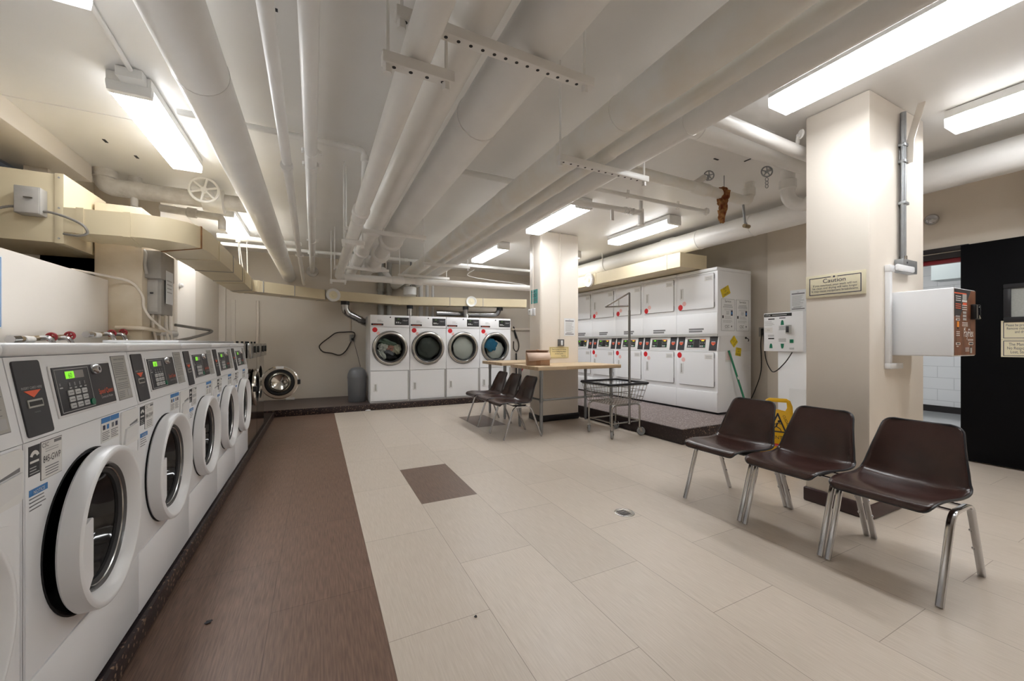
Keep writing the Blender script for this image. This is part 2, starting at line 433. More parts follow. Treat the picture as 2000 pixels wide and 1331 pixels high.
# doorway with dark frame and the slid-open fire door
d = thing('door_1', 'wide black fire door standing open with wired window', 'door', (5.93, .9, 0)); d['kind'] = 'structure'
mb = MB(); mb.box((5.905-5.93, .20-.9, .012), (5.945-5.93, 1.535-.9, 2.205), 'door_black', .006); mb.build('door_leaf', d)
mb = MB()
for a, b in (((-.04, .155, 1.425), (-.027, .335, 1.745)),): pass
y0, y1, z0, z1 = .93-.9, 1.205-.9, 1.45, 1.72
for lo, hi in (((-.05, y0-.045, z0-.045), (-.025, y1+.045, z0)), ((-.05, y0-.045, z1), (-.025, y1+.045, z1+.045)), ((-.05, y0-.045, z0), (-.025, y0, z1)), ((-.05, y1, z0), (-.025, y1+.045, z1))): mb.box(lo, hi, 'black_trim', .005)
w = mb.build('window_frame', d)
dm('wired_glass', (.42, .44, .42), .25, var=.1, vscale=60)
mb = MB(); mb.box((-.034, y0, z0), (-.028, y1, z1), 'wired_glass'); w = mb.build('window_pane', d)
mb = MB()
mb.box((5.925, 1.485, 2.165), (5.965, 2.62, 2.215), 'door_frame', .003); mb.box((5.925, 2.55, 0), (5.965, 2.62, 2.165), 'door_frame')
mb.box((5.97, 1.53, 2.10), (6.06, 2.55, 2.165), 'door_frame')
mb.box((6.0, 1.53, 2.055), (6.06, 2.55, 2.10), 'door_red')
struct(mb, 'trim_2', label='dark red doorway head and frame')
# hallway beyond
mb = MB(); mb.box((6.07, .2, -.06), (9.8, 5.2, 0), 'hall_floor'); struct(mb, 'floor_hall', label='polished grey hall floor beyond the doorway')
mb = MB(); mb.box((9.72, .2, 0), (9.84, 5.2, 2.8), 'block'); struct(mb, 'wall_hall', label='white painted block wall of the hall')
mb = MB(); mb.box((9.70, .2, 0), (9.72, 5.2, .11), 'baseb_black'); struct(mb, 'baseboard_hall')
mb = MB(); mb.box((6.07, .1, 0), (9.8, .2, 2.8), 'block'); mb.box((6.07, 5.2, 0), (9.8, 5.3, 2.8), 'block'); struct(mb, 'wall_hall_side')
mb = MB(); mb.box((6.07, .2, 2.755), (9.8, 5.2, 2.85), 'ceil'); struct(mb, 'ceiling_hall')
mb = MB(); mb.box((8.7, 1.2, 2.19), (9.05, 2.58, 2.62), 'hall_box', .01); mb.box((8.72, 1.25, 2.62), (8.75, 1.3, 2.75), 'galv'); mb.box((8.72, 2.45, 2.62), (8.75, 2.5, 2.75), 'galv')
solo(mb, 'hall_duct', 'pale grey boxed duct hanging in the hall beyond the doorway', 'duct')
# platforms
mb = MB(); mb.box((-1.55, -2.6, 0), (-.63, 7.36, .081), 'plinth', .004)
mb.box((-1.549, -2.6, .0805), (-.645, 7.36, .0822), 'left_top'); struct(mb, 'slab_left', label='dark speckled terrazzo plinth under the white washers')
mb = MB(); mb.box((-1.6, 7.36, 0), (3.84, 8.74, .11), 'plinth', .004); mb.box((-1.6, 7.375, .1095), (3.835, 8.735, .1112), 'plinth_top'); struct(mb, 'slab_back', label='dark speckled terrazzo plinth along the back')
mb = MB(); mb.box((3.845, 3.22, 0), (5.95, 8.74, .18), 'plinth', .006, 2); mb.box((3.865, 3.24, .1795), (5.949, 8.735, .1812), 'plinth_top_r'); struct(mb, 'slab_right', label='raised speckled platform under the stacked dryers')
# pillars
mb = MB(); mb.box((3.03, 5.11, 0), (3.742, 5.47, CZ), 'column', .035, 3); struct(mb, 'pillar_back', label='cream pillar between the two folding tables')
mb = MB(); mb.box((3.018, 5.098, 0), (3.754, 5.482, .105), 'baseb_black', .03, 3); struct(mb, 'baseboard_back')
mb = MB(); mb.box((3.345, 1.285, 0), (4.205, 1.675, CZ), 'column', .014, 2); struct(mb, 'pillar_right', label='cream pillar behind the three chairs')
mb = MB(); mb.box((3.333, 1.273, 0), (4.217, 1.687, .105), 'baseb', .012, 3); struct(mb, 'baseboard_right')
mb = MB(); mb.box((-1.64, 4.385, 0), (-1.34, 4.95, 2.36), 'old_wall', .01); struct(mb, 'pillar_left', label='stained tan pillar at the end of the low wall')
mb = MB(); mb.box((-2.4, -2.6, 2.757), (-1.957, 5.2, CZ), 'low_wall', .006); struct(mb, 'beam_left')
mb = MB(); mb.box((-1.6, 8.66, .11), (-1.50, 8.74, CZ), 'wall_back', .004); mb.box((-1.42, 8.70, .11), (-1.36, 8.74, 2.0), 'wall_back', .004); mb.box((-1.6, 6.2, .08), (-1.56, 7.0, 2.6), 'low_wall', .004); struct(mb, 'trim_3')
mb = MB()
mb.box((1.98, 8.70, .11), (5.9, 8.74, 2.75), 'wall_back', .004); struct(mb, 'trim_4')
# ceiling board seams
mb = MB()
for (x0, yy0), (x1, yy1) in (((1.95, 2.9), (4.3, 2.9)), ((2.0, 3.75), (2.0, -1)), ((-2.0, 4.0), (-1.2, 4.0)), ((3.1, 1.9), (3.34, 1.9))):
    mb.box((min(x0, x1)-.004, min(yy0, yy1)-.004, CZ-.006), (max(x0, x1)+.004, max(yy0, yy1)+.004, CZ), 'paint')
for x, y, w_, h_ in ((-1.62, 4.52, .02, .06), (-1.50, 4.78, .02, .06), (-.42, 1.72, .03, .03), (-.20, 2.35, .03, .02), (3.34, 2.42, .06, .015), (3.62, 2.3, .015, .06), (2.62, 2.62, .02, .05)): mb.box((x-w_/2, y-h_/2, CZ-.004), (x+w_/2, y+h_/2, CZ), 'ink')
struct(mb, 'trim_5')
# ------------------------------------------------------------------ lamps
def fixture(name, label, x0, x1, y0, y1, group, flip=False):
    cx, cy = (x0+x1)/2, (y0+y1)/2; w = (x1-x0)/2; l = (y1-y0)/2
    t = thing(name, label, 'ceiling light', (cx, cy, 2.80), 0, group)
    mb = MB(); mb.box((-w, -l, .062), (w, l, .12), 'fixture', .004); mb.build('housing', t)
    poly = [(-w, .062), (-w, .04), (-w*.95, 0), (w*.95, 0), (w, .04), (w, .062)]
    X = Matrix(((1, 0, 0, 0), (0, 0, 1, 0), (0, 1, 0, 0), (0, 0, 0, 1)))
    mb = MB(); mb.prism([(-w*.99, .04), (-w*.94, 0), (w*.94, 0), (w*.99, .04)], -l+.045, l-.045, 'lamp', X)
    for q in (-1, 1): mb.prism([(q*w*.995, .062), (q*w*.995, .036), (q*w, .036), (q*w, .062)][::q], -l+.045, l-.045, 'lamp_side', X)
    mb.prism([(q*w*a, v) for q, a, v in ((-1, 1.002, .036), (-1, .955, -.0005), (-1, .955, .001), (-1, .99, .036))], -l+.045, l-.045, 'lamp_side', X); mb.prism([(a*w, v) for a, v in ((1.002, .036), (.955, -.0005), (.955, .001), (.99, .036))], -l+.045, l-.045, 'lamp_side', X); mb.build('diffuser', t)
    for s in (-1, 1):
        mb = MB(); a, b = sorted((s*l, s*(l-.045))); mb.prism([(u*1.01, v-.001 if v < .03 else v) for u, v in poly], a, b, 'lamp_end' if s > 0 else 'fixture', X); mb.build('end_cap', t)
    return t
G = 'fluorescent ceiling lights'
fixture('fluorescent_light', 'long white ceiling light over the near washers, cut off at the frame top', -1.19, -.97, 1.33, 2.58, G)
fixture('fluorescent_light', 'white ceiling light over the washer row beside the fat pipe', -1.19, -.97, 3.32, 4.58, G)
fixture('fluorescent_light', 'small bright ceiling light above the curved cream duct', -1.17, -.95, 5.99, 7.30, G)
fixture('fluorescent_light', 'long large ceiling light crossing in front of the chair pillar top', 2.735, 2.945, .10, 1.595, G)
fixture('fluorescent_light', 'ceiling light beyond the chair pillar reaching out of frame', 4.155, 4.38, -.10, 1.162, G)
fixture('fluorescent_light', 'ceiling light directly in front of the table pillar', 2.715, 2.935, 3.74, 5.0, G)
fixture('fluorescent_light', 'ceiling light above the stacked dryers beside the round pipe', 4.19, 4.408, 3.71, 4.95, G)
fixture('fluorescent_light', 'distant ceiling light between the table pillar and the back wall', 2.715, 2.935, 5.98, 7.25, G)
fixture('fluorescent_light', 'ceiling light mostly hidden behind the table pillar', 4.19, 4.408, 5.95, 7.2, G)
for x, y in ((4.27, -2.0),):  # extra lamp added behind the camera, out of view, to light the room
    fixture('fluorescent_light', 'unseen white ceiling light added behind the camera for extra light', x-.11, x+.11, y-.62, y+.62, G)
t = thing('fluorescent_light', 'unseen ceiling light lighting the hall beyond the doorway', 'ceiling light', (7.8, 3.0, 2.68), 0, G)  # unseen lamp put above the hall to light it
mb = MB(); mb.box((-.15, -.9, .02), (.15, .9, .07), 'fixture'); mb.build('housing', t)
mb = MB(); mb.box((-.13, -.88, 0), (.13, .88, .02), 'lamp'); mb.build('diffuser', t)
# ------------------------------------------------------------------ ducts
def duct(outer, inner, z0, z1, name, label, seams=()):
    mb = MB(); n = len(outer); o = [V((*p, 0)) for p in outer]; q = [V((*p, 0)) for p in inner]
    vs = []
    for a, b in zip(o, q): vs += [(a.x, a.y, z0), (a.x, a.y, z1), (b.x, b.y, z1), (b.x, b.y, z0)]
    fs = []
    for i in range(n-1):
        for k in range(4): fs.append((4*i+k, 4*i+(k+1) % 4, 4*i+4+(k+1) % 4, 4*i+4+k))
    fs += [(0, 1, 2, 3), tuple(range(4*n-4, 4*n))]
    mb.add(vs, fs, 'duct')
    for i, t_, k in seams:
        a = o[i].lerp(o[i+1], t_); b = q[i].lerp(q[i+1], t_); d_ = (o[i+1]-o[i]).normalized(); s = .022 if k == 'duct' else .006
        e = (a-b).normalized()*.006
        c = [a-d_*s+e, a+d_*s+e, b+d_*s-e, b-d_*s-e]
        mb.add([(p.x, p.y, z) for z in (z0-.005, z1+.005) for p in c], [(3, 2, 1, 0), (4, 5, 6, 7), (0, 1, 5, 4), (1, 2, 6, 5), (2, 3, 7, 6), (3, 0, 4, 7)], k)
    return mb
out = [(-1.655, 3.99), (-1.39, 3.955), (-1.2, 3.94), (-1.06, 3.96), (-.95, 4.04), (-.885, 4.16), (-.86, 4.35), (-.86, 5.2), (-.90, 7.22)]
inn = [(-1.655, 4.30), (-1.39, 4.32), (-1.3, 4.34), (-1.27, 4.36), (-1.25, 4.40), (-1.23, 4.45), (-1.22, 4.55), (-1.21, 5.2), (-1.2, 7.5)]
mb = duct(out, inn, 2.01, 2.19, '', '', [(0, .35, 'duct'), (1, .5, 'duct'), (4, .95, 'rust'), (6, .4, 'duct'), (7, .1, 'seam'), (7, .45, 'seam'), (7, .55, 'duct'), (7, .93, 'seam')])
solo(mb, 'air_duct', 'cream sheet metal duct curving above the washer row', 'duct')
out = [(-.90, 7.22), (.15, 8.0), (1.58, 8.36), (3.0, 7.99), (4.2, 7.70)]
inn = [(-1.2, 7.5), (.0, 8.3), (1.58, 8.66), (3.05, 8.3), (4.3, 8.0)]
mb = duct(out, inn, 2.01, 2.185, '', '', [(0, .06, 'duct'), (0, .12, 'seam'), (0, .52, 'seam'), (0, .98, 'seam'), (1, .97, 'duct'), (2, .68, 'seam'), (3, .2, 'seam')])
solo(mb, 'air_duct', 'cream sheet metal duct running along the back wall above dryers', 'duct')
mb = duct([(4.645, 3.93), (4.645, 7.6)], [(5.21, 3.93), (5.21, 7.6)], 2.30, 2.506, '', '', [(0, .07, 'duct'), (0, .52, 'duct')])
solo(mb, 'air_duct', 'cream sheet metal duct on top of the stacked dryers', 'duct')
mb = MB(); mb.box((-2.66, 4.0, 1.93), (-1.66, 4.62, 2.427), 'duct', .004); mb.box((-1.70, 3.99, 1.925), (-1.652, 4.625, 2.432), 'duct', .003)
for z in (1.96, 2.18, 2.40): mb.cyl((-1.676, 3.985, z), (-1.676, 3.992, z), .006, 'seam', 8)
solo(mb, 'plenum_box', 'big cream plenum box with grey junction box above the low wall', 'duct')
def damper(label, at, rz, r=.125):
    t = thing('round_vent', label, 'vent', at, rz, 'round white duct vents')
    mb = MB(); X = frame((0, 0, 0)); mb.lathe([(0, .012), (r*.55, .012), (r*.6, .02), (r*.95, .035), (r, .03), (r, .0), (r*.9, .0)], 'paint', X, 32)
    for i in range(20):
        a = 2*PI*i/20; mb.cyl(X @ V((r*.9*math.cos(a), r*.9*math.sin(a), .02)), X @ V((r*.9*math.cos(a), r*.9*math.sin(a), .042)), r*.07, 'paint', 8)
    mb.build('rim', t)
    mb = MB(); mb.lathe([(0, .03), (r*.2, .03), (r*.25, .022), (r*.6, .022), (r*.62, .0)], 'sign_cream', X, 24); mb.build('plate', t)
    return t
damper('round white vent on the back duct above the looped hose', (.255, 8.005, 2.10), R(14))
damper('round white vent on the back duct above the fourth round-door dryer', (2.98, 7.965, 2.105), R(-14), .115)
damper('round white vent on the duct above the stacked dryers', (4.635, 6.0, 2.40), R(-90), .13)
# junction box on plenum with flexible conduits
t = thing('junction_box', 'grey metal junction box on the plenum with two flexible conduits', 'junction box', (-1.80, 3.985, 2.10))
mb = MB(); mb.box((-.065, -.075, 0), (.065, .01, .19), 'box_grey', .006); mb.box((-.06, -.079, .006), (.06, -.075, .184), 'box_light', .002); mb.build('body', t)
mb = MB(); mb.box((-.012, -.09, .105), (.03, -.078, .112), 'steel'); mb.build('latch', t)
def flex(pts, r=.008, k='cable_grey', parent=None, name='flexible_conduit', n=10):
    mb = MB(); p = spline(pts, n); mb.tube(p, r, k, 8, rr=[r*(1+.12*(i % 2)) for i in range(len(p))]); return mb.build(name, parent) if parent else mb
flex([(.065, -.04, .03), (.11, -.05, .028), (.2, -.05, 0), (.27, -.05, -.04), (.29, -.04, -.09), (.24, -.03, -.115), (.15, .0, -.105)], parent=t)
flex([(-.065, -.04, .045), (-.1, -.05, .04), (-.17, -.06, 0), (-.22, -.06, -.06), (-.26, -.05, -.1)], parent=t)
# ------------------------------------------------------------------ pipes
GP = 'white painted ceiling pipes'
def pipe(label, pts, r, k='paint', n=20, rad=.15, bands=(), rr=None, extra=None, name='pipe', cat='pipe', group=GP):
    mb = MB(); p = fillet(pts, rad) if len(pts) > 2 and rad else [V(q) for q in pts]
    mb.tube(p, r, k, n, rr=rr)
    P0 = [V(q) for q in pts]
    for seg, t_, l, dr in bands:
        a, b = P0[seg], P0[seg+1]; c = a.lerp(b, t_); d_ = (b-a).normalized()
        rb = r+dr; mb.tube([c-d_*l, c-d_*l*.8, c+d_*l*.8, c+d_*l], rb, k, n, rr=[r*.98, rb, rb, r*.98])
    if extra: extra(mb)
    return solo(mb, name, label, cat, group)
def clamp(mb, c, d, r, k='paint'):
    c, d = V(c), V(d).normalized(); mb.tube([c-d*.02, c+d*.02], r*1.12, k, 16)
    w = d.cross(V((0, 0, 1))).normalized()
    for s in (-1, 1):
        for e in (-1, 1): mb.cyl(c+w*s*r*1.3+d*e*.016-V((0, 0, .012)), c+w*s*r*1.3+d*e*.016+V((0, 0, .012)), .012, k, 8)
    mb.box((c.x-r*1.45, c.y-.018, c.z-.01), (c.x+r*1.45, c.y+.018, c.z+.01), k, .003)
pipe('fat white pipe running beside the washer lights to the back wall', [(-.50, -2.5, 2.5), (-.50, 8.73, 2.5)], .115, n=28, bands=((0, .43, .004, .003), (0, .73, .01, .004), (0, .79, .008, .005)))
pipe('thin sloping white pipe beside the fat washer-side pipe', [(-.17, -1.5, 2.72), (-.193, 1.87, 2.6), (-.222, 6.0, 2.405), (-.23, 8.28, 2.306)], .034, rad=0, rr=[.035, .034, .028, .026], bands=((0, .9, .02, .005),), extra=lambda mb: (mb.cyl((-.205, 3.3, 2.51), (-.205, 3.36, 2.51), .042, 'paint', 16), clamp(mb, (-.221, 6.05, 2.40), (0, 1, 0), .03)))
pipe('slim white pipe with bolted couplings between the thin pipe and pipe bundle', [(.005, -2.5, 2.63), (-.095, 8.73, 2.63)], .043, extra=lambda mb: [clamp(mb, (-.02-.0088*(y-1), y, 2.63), (0, 1, 0), .043) for y in (3.28, 3.52, 6.1, 7.0)]+[mb.lathe([(.043, 0), (.1, .0), (.11, .02), (.043, .03)], 'paint_worn', Matrix.Translation((-.095, 8.70, 2.63)) @ Matrix.Rotation(R(-90), 4, 'X'), 20)])
pipe('low white pipe of the bundle that elbows across the back', [(.345, -2.5, 2.24), (.284, 6.66, 2.24), (4.4, 6.41, 2.24)], .053, rad=.1, bands=((0, .632, .05, .012), (0, .655, .03, .006), (1, .22, .1, .012), (1, .3, .06, .006)))
pipe('fat white pipe in the middle of the pipe bundle', [(.525, -2.5, 2.45), (.53, 4.35, 2.45), (.53, 4.5, 2.45), (.53, 7.75, 2.45), (.53, 7.95, CZ)], .095, rad=.0, n=28, rr=[.095, .095, .08, .08, .08], bands=((1, .5, .06, .012), (2, .35, .05, .004), (2, .6, .05, .004)))
pipe('fattest white pipe of the bundle beside the mid-room gap', [(.828, -2.5, 2.472), (.803, 4.85, 2.472), (.803, 5.03, 2.472), (.788, 7.65, 2.472), (.788, 7.85, CZ)], .125, rad=.0, n=32, rr=[.127, .122, .086, .086, .086], bands=((0, .62, .004, .004), (1, .5, .06, .016), (2, .3, .05, .004), (2, .6, .05, .004)))
pipe('fat stained white pipe crossing over the middle of the floor', [(1.495, -2.5, 2.46), (1.49, 8.7, 2.46)], .0966, k='paint_grey', n=28, bands=((0, .37, .003, .003), (0, .415, .05, .004), (0, .5, .05, .004), (0, .58, .06, .004)))
pipe('thin wrapped white pipe between the stained pipe and its lower neighbour', [(1.682, -2.5, 2.42), (1.652, 8.7, 2.42)], .045, k='paint_grey', bands=((0, .4, .06, .004), (0, .45, .05, .003)))
pipe('white pipe on the table side of the stained pipes', [(1.905, -2.5, 2.45), (1.875, 8.7, 2.45)], .0667, bands=((0, .36, .003, .003),))
pipe('big round white pipe along the ceiling above the stacked dryers', [(5.02, -2.5, 2.72), (5.0, 8.7, 2.72)], .138, n=32, bands=((0, .62, .12, .012), (0, .57, .01, .006), (0, .5, .004, .006)))
pipe('thin white pipe dropping from the ceiling into the bundle', [(-.9, 3.57, 2.86), (.365, 3.57, 2.86), (.345, 3.57, 2.275)], .024, rad=.06, bands=((1, .12, .03, .009), (1, .96, .03, .012)))
pipe('white cross pipe on the ceiling between bundle and stained pipe', [(.95, 3.57, 2.85), (2.0, 3.57, 2.85)], .03)
pipe('thin white cross pipe passing above the curved duct', [(-1.24, 6.6, 2.68), (-.22, 6.72, 2.7)], .033, bands=((0, .3, .05, .012),), extra=lambda mb: (mb.cyl((-1.0, 6.62, 2.62), (-1.0, 6.62, 2.68), .03, 'paint'),))
pipe('long thin white cross pipe near the back of the ceiling', [(-1.59, 7.4, 2.74), (4.5, 7.25, 2.74)], .028, bands=((0, .5, .04, .01),))
pipe('bright white cross pipe ending in a valve at the chair pillar', [(2.0, 1.80, 2.78), (3.36, 1.76, 2.72), (3.75, 1.76, 2.72)], .046, rad=.05, extra=lambda mb: (mb.tube([(3.36, 1.74, 2.76), (3.30, 1.70, 2.80)], .014, 'paint', 8), mb.lathe([(0, 0), (.03, 0), (.036, .008), (.03, .016), (0, .018)], 'paint', Matrix.Translation((3.30, 1.69, 2.80)) @ Matrix.Rotation(R(90), 4, 'Y') @ Matrix.Rotation(R(30), 4, 'X'), 12)))
pipe('broad white cross pipe tucked against the ceiling by the chair pillar', [(2.0, 2.03, 2.83), (3.9, 1.97, 2.80)], .075, bands=((0, .3, .003, .004),))
def wheel(mb, c, r, k, axis='Y', spokes=5, th=.006):
    X = Matrix.Translation(c) @ (Matrix.Rotation(R(90), 4, 'X') if axis == 'Y' else Matrix.Rotation(R(90), 4, 'Y'))
    mb.tube([X @ V((r*math.cos(2*PI*i/24), r*math.sin(2*PI*i/24), 0)) for i in range(24)], th, k, 8, closed=True)
    for i in range(spokes):
        a = 2*PI*i/spokes+.3; mb.tube([X @ V((0, 0, .004)), X @ V((r*math.cos(a), r*math.sin(a), 0))], th*.85, k, 6)
    mb.lathe([(0, .014), (r*.25, .012), (r*.28, -.012), (0, -.014)], k, X, 12)
pipe('white cross pipe wrapped in brown rag under a valve wheel', [(2.1, 2.68, 2.76), (3.15, 2.64, 2.74), (4.14, 2.62, 2.72), (4.16, 2.62, CZ)], .05, k='paint_grey', rad=.06, bands=((1, .25, .12, .01), (2, .5, .05, .01)), extra=lambda mb: (mb.cyl((3.30, 2.62, 2.76), (3.37, 2.56, 2.82), .03, 'paint_worn'), mb.tube([(4.05, 2.62, 2.68), (4.05, 2.60, 2.48), (4.08, 2.59, 2.44)], .012, 'galv', 8), mb.cyl((4.02, 2.59, 2.44), (4.10, 2.59, 2.44), .02, 'brass')))
t = thing('valve_handwheel', 'small grey valve wheel above the rag-wrapped cross pipe', 'valve', (3.40, 2.54, 2.83), R(-35)); mb = MB(); wheel(mb, (0, 0, 0), .045, 'galv'); mb.build('wheel', t); mb = MB(); mb.cyl((0, .0, 0), (-.0, .04, -.03), .012, 'galv'); mb.build('stem', t)
t = thing('valve_handwheel', 'small grey valve wheel with hanging chain by the chair pillar', 'valve', (3.58, 2.10, 2.73), R(-35)); mb = MB(); wheel(mb, (0, 0, 0), .045, 'galv'); mb.build('wheel', t)
mb = MB(); mb.cyl((0, 0, 0), (.05, .03, .03), .014, 'paint_worn'); mb.build('stem', t)
mb = MB(); [mb.tube([V((.012*math.cos(a), 0, -.07-.03*i+.017*math.sin(a))) for a in [2*PI*j/12 for j in range(12)]], .003, 'galv', 6, closed=True) for i in range(3)]; mb.build('chain', t)
pipe('slender white pipe ending above the stacked dryers', [(1.95, 3.25, 2.80), (4.17, 3.15, 2.78)], .022, extra=lambda mb: (mb.lathe([(0, -.05), (.03, -.03), (.036, 0), (.03, .03), (0, .045)], 'paint', Matrix.Translation((4.17, 3.15, 2.78)), 12),)+tuple(mb.tube([(x, 3.2, 2.85), (x, 3.22, 2.765), (x+.02, 3.2, 2.765), (x+.02, 3.2, 2.85)], .005, 'paint', 6) for x in (2.98, 3.74)))
def p5(mb):
    mb.cyl((3.44, 3.47, 2.79), (3.44, 3.47, 2.62), .034, 'paint'); mb.cyl((3.44, 3.47, 2.62), (3.44, 3.47, 2.60), .04, 'paint')
    mb.cyl((3.44, 3.47, 2.75), (3.44, 3.47, CZ), .022, 'paint')
    for x in (3.2, 3.26, 3.32): mb.tube([(x-.012, 3.48, 2.75), (x+.012, 3.48, 2.75)], .04, 'paint', 14)
    mb.box((2.98, 3.46, 2.60), (3.02, 3.475, 2.72), 'paint')
pipe('white pipe with capped drop stub by the stacked dryer light', [(1.95, 3.58, 2.76), (3.45, 3.47, 2.75)], .032, extra=p5)
pipe('fat trap bend dropping from the ceiling beside the chair pillar', [(4.18, 2.25, CZ), (4.18, 2.25, 2.62), (4.25, 2.14, 2.53), (4.2, 1.92, 2.66), (4.2, 1.80, 2.78), (4.2, 1.70, 2.8)], .062, rad=.09, bands=((0, .5, .05, .014), (3, .3, .04, .012)))
def riser(mb):
    mb.lathe([(.085, -.1), (.125, -.09), (.13, .09), (.085, .1)], 'paint', Matrix.Translation((-1.02, 5.3, 2.765)) @ Matrix.Rotation(R(90), 4, 'Y'), 24)
    mb.cyl((-1.02, 5.3, 2.77), (-1.05, 5.12, 2.79), .05, 'paint'); mb.cyl((-1.68, 5.3, 2.70), (-1.68, 5.3, 2.60), .03, 'paint_worn')
    mb.cyl((-1.70, 5.38, 2.72), (-1.70, 5.38, CZ), .055, 'paint_worn')
pipe('dirty lagged pipe elbowing from the ceiling to a big valve wheel', [(-1.90, 5.3, CZ), (-1.90, 5.3, 2.77), (-1.55, 5.3, 2.765), (-.62, 5.3, 2.765)], .085, k='paint_worn', rad=.09, n=24, bands=((0, .2, .05, .012),), extra=riser)
t = thing('valve_handwheel', 'big white six-spoke valve wheel on the lagged pipe', 'valve', (-1.06, 5.07, 2.80), 0); mb = MB(); wheel(mb, (0, 0, 0), .125, 'paint', spokes=6, th=.014); mb.build('wheel', t)
mb = MB(); mb.cyl((0, .08, 0), (0, -.02, 0), .02, 'paint'); mb.build('stem', t)
pipe('short grubby pipe tucked beneath the lagged pipe', [(-1.56, 5.6, 2.70), (-1.0, 5.6, 2.67), (-1.0, 5.6, 2.53)], .04, k='paint_worn', rad=.05, bands=((0, .5, .05, .015),))
mb = MB(); mb.tube(fillet([(-1.02, 2.6, 2.91), (-1.05, 3.30, 2.91)], .0), .014, 'paint', 10); mb.cyl((-1.05, 3.27, 2.9), (-1.05, 3.31, 2.9), .022, 'paint', 12); mb.box((-1.12, 3.24, 2.86), (-.99, 3.33, 2.92), 'fixture', .004)
solo(mb, 'conduit', 'thin white conduit joining the two washer-side lights', 'conduit')
# pipe hangers
def hanger(label, x0, x1, y, z, rods, top=CZ, holes=0, h=.04):
    t = thing('pipe_hanger', label, 'pipe hanger', ((x0+x1)/2, y, z), 0, 'channel hangers under the ceiling pipes')
    c = (x0+x1)/2; mb = MB(); mb.box((x0-c, -.02, -h/2), (x1-c, .02, h/2), 'paint', .004)
    for i in range(holes):
        x = x0-c+(x1-x0)*(i+.7)/(holes+.4); mb.cyl((x, 0, -h/2-.001), (x, 0, -h/2+.003), .007, 'rubber', 10)
    mb.build('channel', t)
    for x in rods:
        mb = MB(); mb.cyl((x-c, 0, -h/2-.02), (x-c, 0, top-z), .0065, 'paint', 8); mb.cyl((x-c, 0, -h/2-.028), (x-c, 0, -h/2), .015, 'paint', 6); mb.build('rod', t)
    return t
hanger('bolted channel hanger under the low bundle pipe, biggest in view', .194, .445, 1.377, 2.166, (.213, .418), holes=4)
hanger('long perforated channel hanger under the fat bundle pipes', .235, 1.06, 1.355, 2.316, (.255, 1.02), holes=17)
hanger('long perforated channel hanger under the stained pipes over mid-floor', 1.31, 2.04, 2.0, 2.33, (1.325, 2.01), holes=13)
hanger('short channel hanger under the low bundle pipe at mid-room', .203, .407, 4.02, 2.166, (.222, .388))
hanger('channel hanger under the fat bundle pipes at their elbows', .235, 1.03, 4.12, 2.316, (.25, 1.0))
hanger('channel hanger under the stained pipes towards the back', 1.33, 2.03, 5.5, 2.33, (1.345, 2.0))
hanger('short channel hanger at the low pipe elbow', .17, .40, 6.6, 2.166, (.185, .38))
hanger('channel hanger under the bundle near the back wall', .24, 1.0, 6.35, 2.335, (.225, .96))
hanger('channel hanger under the stained pipes beside the back cross pipe', 1.19, 2.06, 6.6, 2.33, (1.21, 2.01))
mb = MB(); mb.cyl((4.86, 5.9, 2.72), (4.86, 5.9, CZ), .01, 'paint', 8); mb.tube([(4.86+.145*(1-math.cos(a))-.0, 5.9, 2.72-.145*math.sin(a)) for a in [PI*i/12 for i in range(13)]], .008, 'paint', 8)
solo(mb, 'pipe_strap', 'thin strap hanger looped under the big round pipe', 'pipe hanger')
# risers and clutter above the back duct
for i, (x, y, r, l) in enumerate(((1.20, 8.675, .06, 'grey riser pipe with collars behind the back duct, nearer the hose'), (1.37, 8.68, .055, 'second grey riser pipe with collars behind the back duct'))):
    mb = MB(); mb.cyl((x, y, 1.75), (x, y, CZ), r, 'plastic_grey', 16)
    for z in (2.3, 2.55): mb.cyl((x, y, z), (x, y, z+.06), r*1.25, 'plastic_grey', 16)
    solo(mb, 'riser_pipe', l, 'pipe')
for x, r, l in ((2.06, .05, 'slim white vertical pipe behind the duct beside the tank'), (2.2, .035, 'thin white vertical pipe second from the tank'), (2.33, .03, 'thin white vertical pipe third from the tank')):
    mb = MB(); mb.cyl((x, 8.7, 1.8), (x, 8.7, CZ), r, 'white_soft', 12); solo(mb, 'riser_pipe', l, 'pipe')
mb = MB(); mb.lathe([(0, 0), (.2, .01), (.22, .03), (.22, .25), (.2, .28), (0, .29)], 'white_soft', Matrix.Translation((1.72, 8.22, 2.2)) @ Matrix.Scale(.6, 4), 28); mb.cyl((1.74, 8.22, 2.37), (1.74, 8.22, CZ), .02, 'galv', 10)
solo(mb, 'expansion_tank', 'squat pale tank sitting above the back duct', 'tank')
mb = MB(); mb.tube(fillet([(.95, 8.0, 2.62), (1.15, 8.0, 2.66), (1.35, 8.1, 2.42)], .05), .055, 'paint', 12); solo(mb, 'pipe_elbow', 'short bent white pipe behind the bundle ends', 'pipe')
mb = MB(); mb.tube(spline([(2.95, 7.7, 2.75), (2.8, 7.7, 2.62), (3.1, 7.6, 2.55), (3.7, 7.5, 2.5), (4.1, 7.5, 2.47)], 8), .008, 'paint', 6); solo(mb, 'loose_cable', 'drooping white cable near the back light', 'cable')
mb = MB()
for a, b in (((-1.0, 6.6, 2.66), (-1.02, 7.05, 2.06)), ((-.99, 6.6, 2.66), (-.98, 6.95, 2.2)), ((-.90, 6.62, 2.66), (-.95, 7.1, 2.1))): mb.tube([a, b], .007, 'white', 6)
solo(mb, 'hanging_cord', 'white cords tied from the cross pipe to the duct', 'cord')
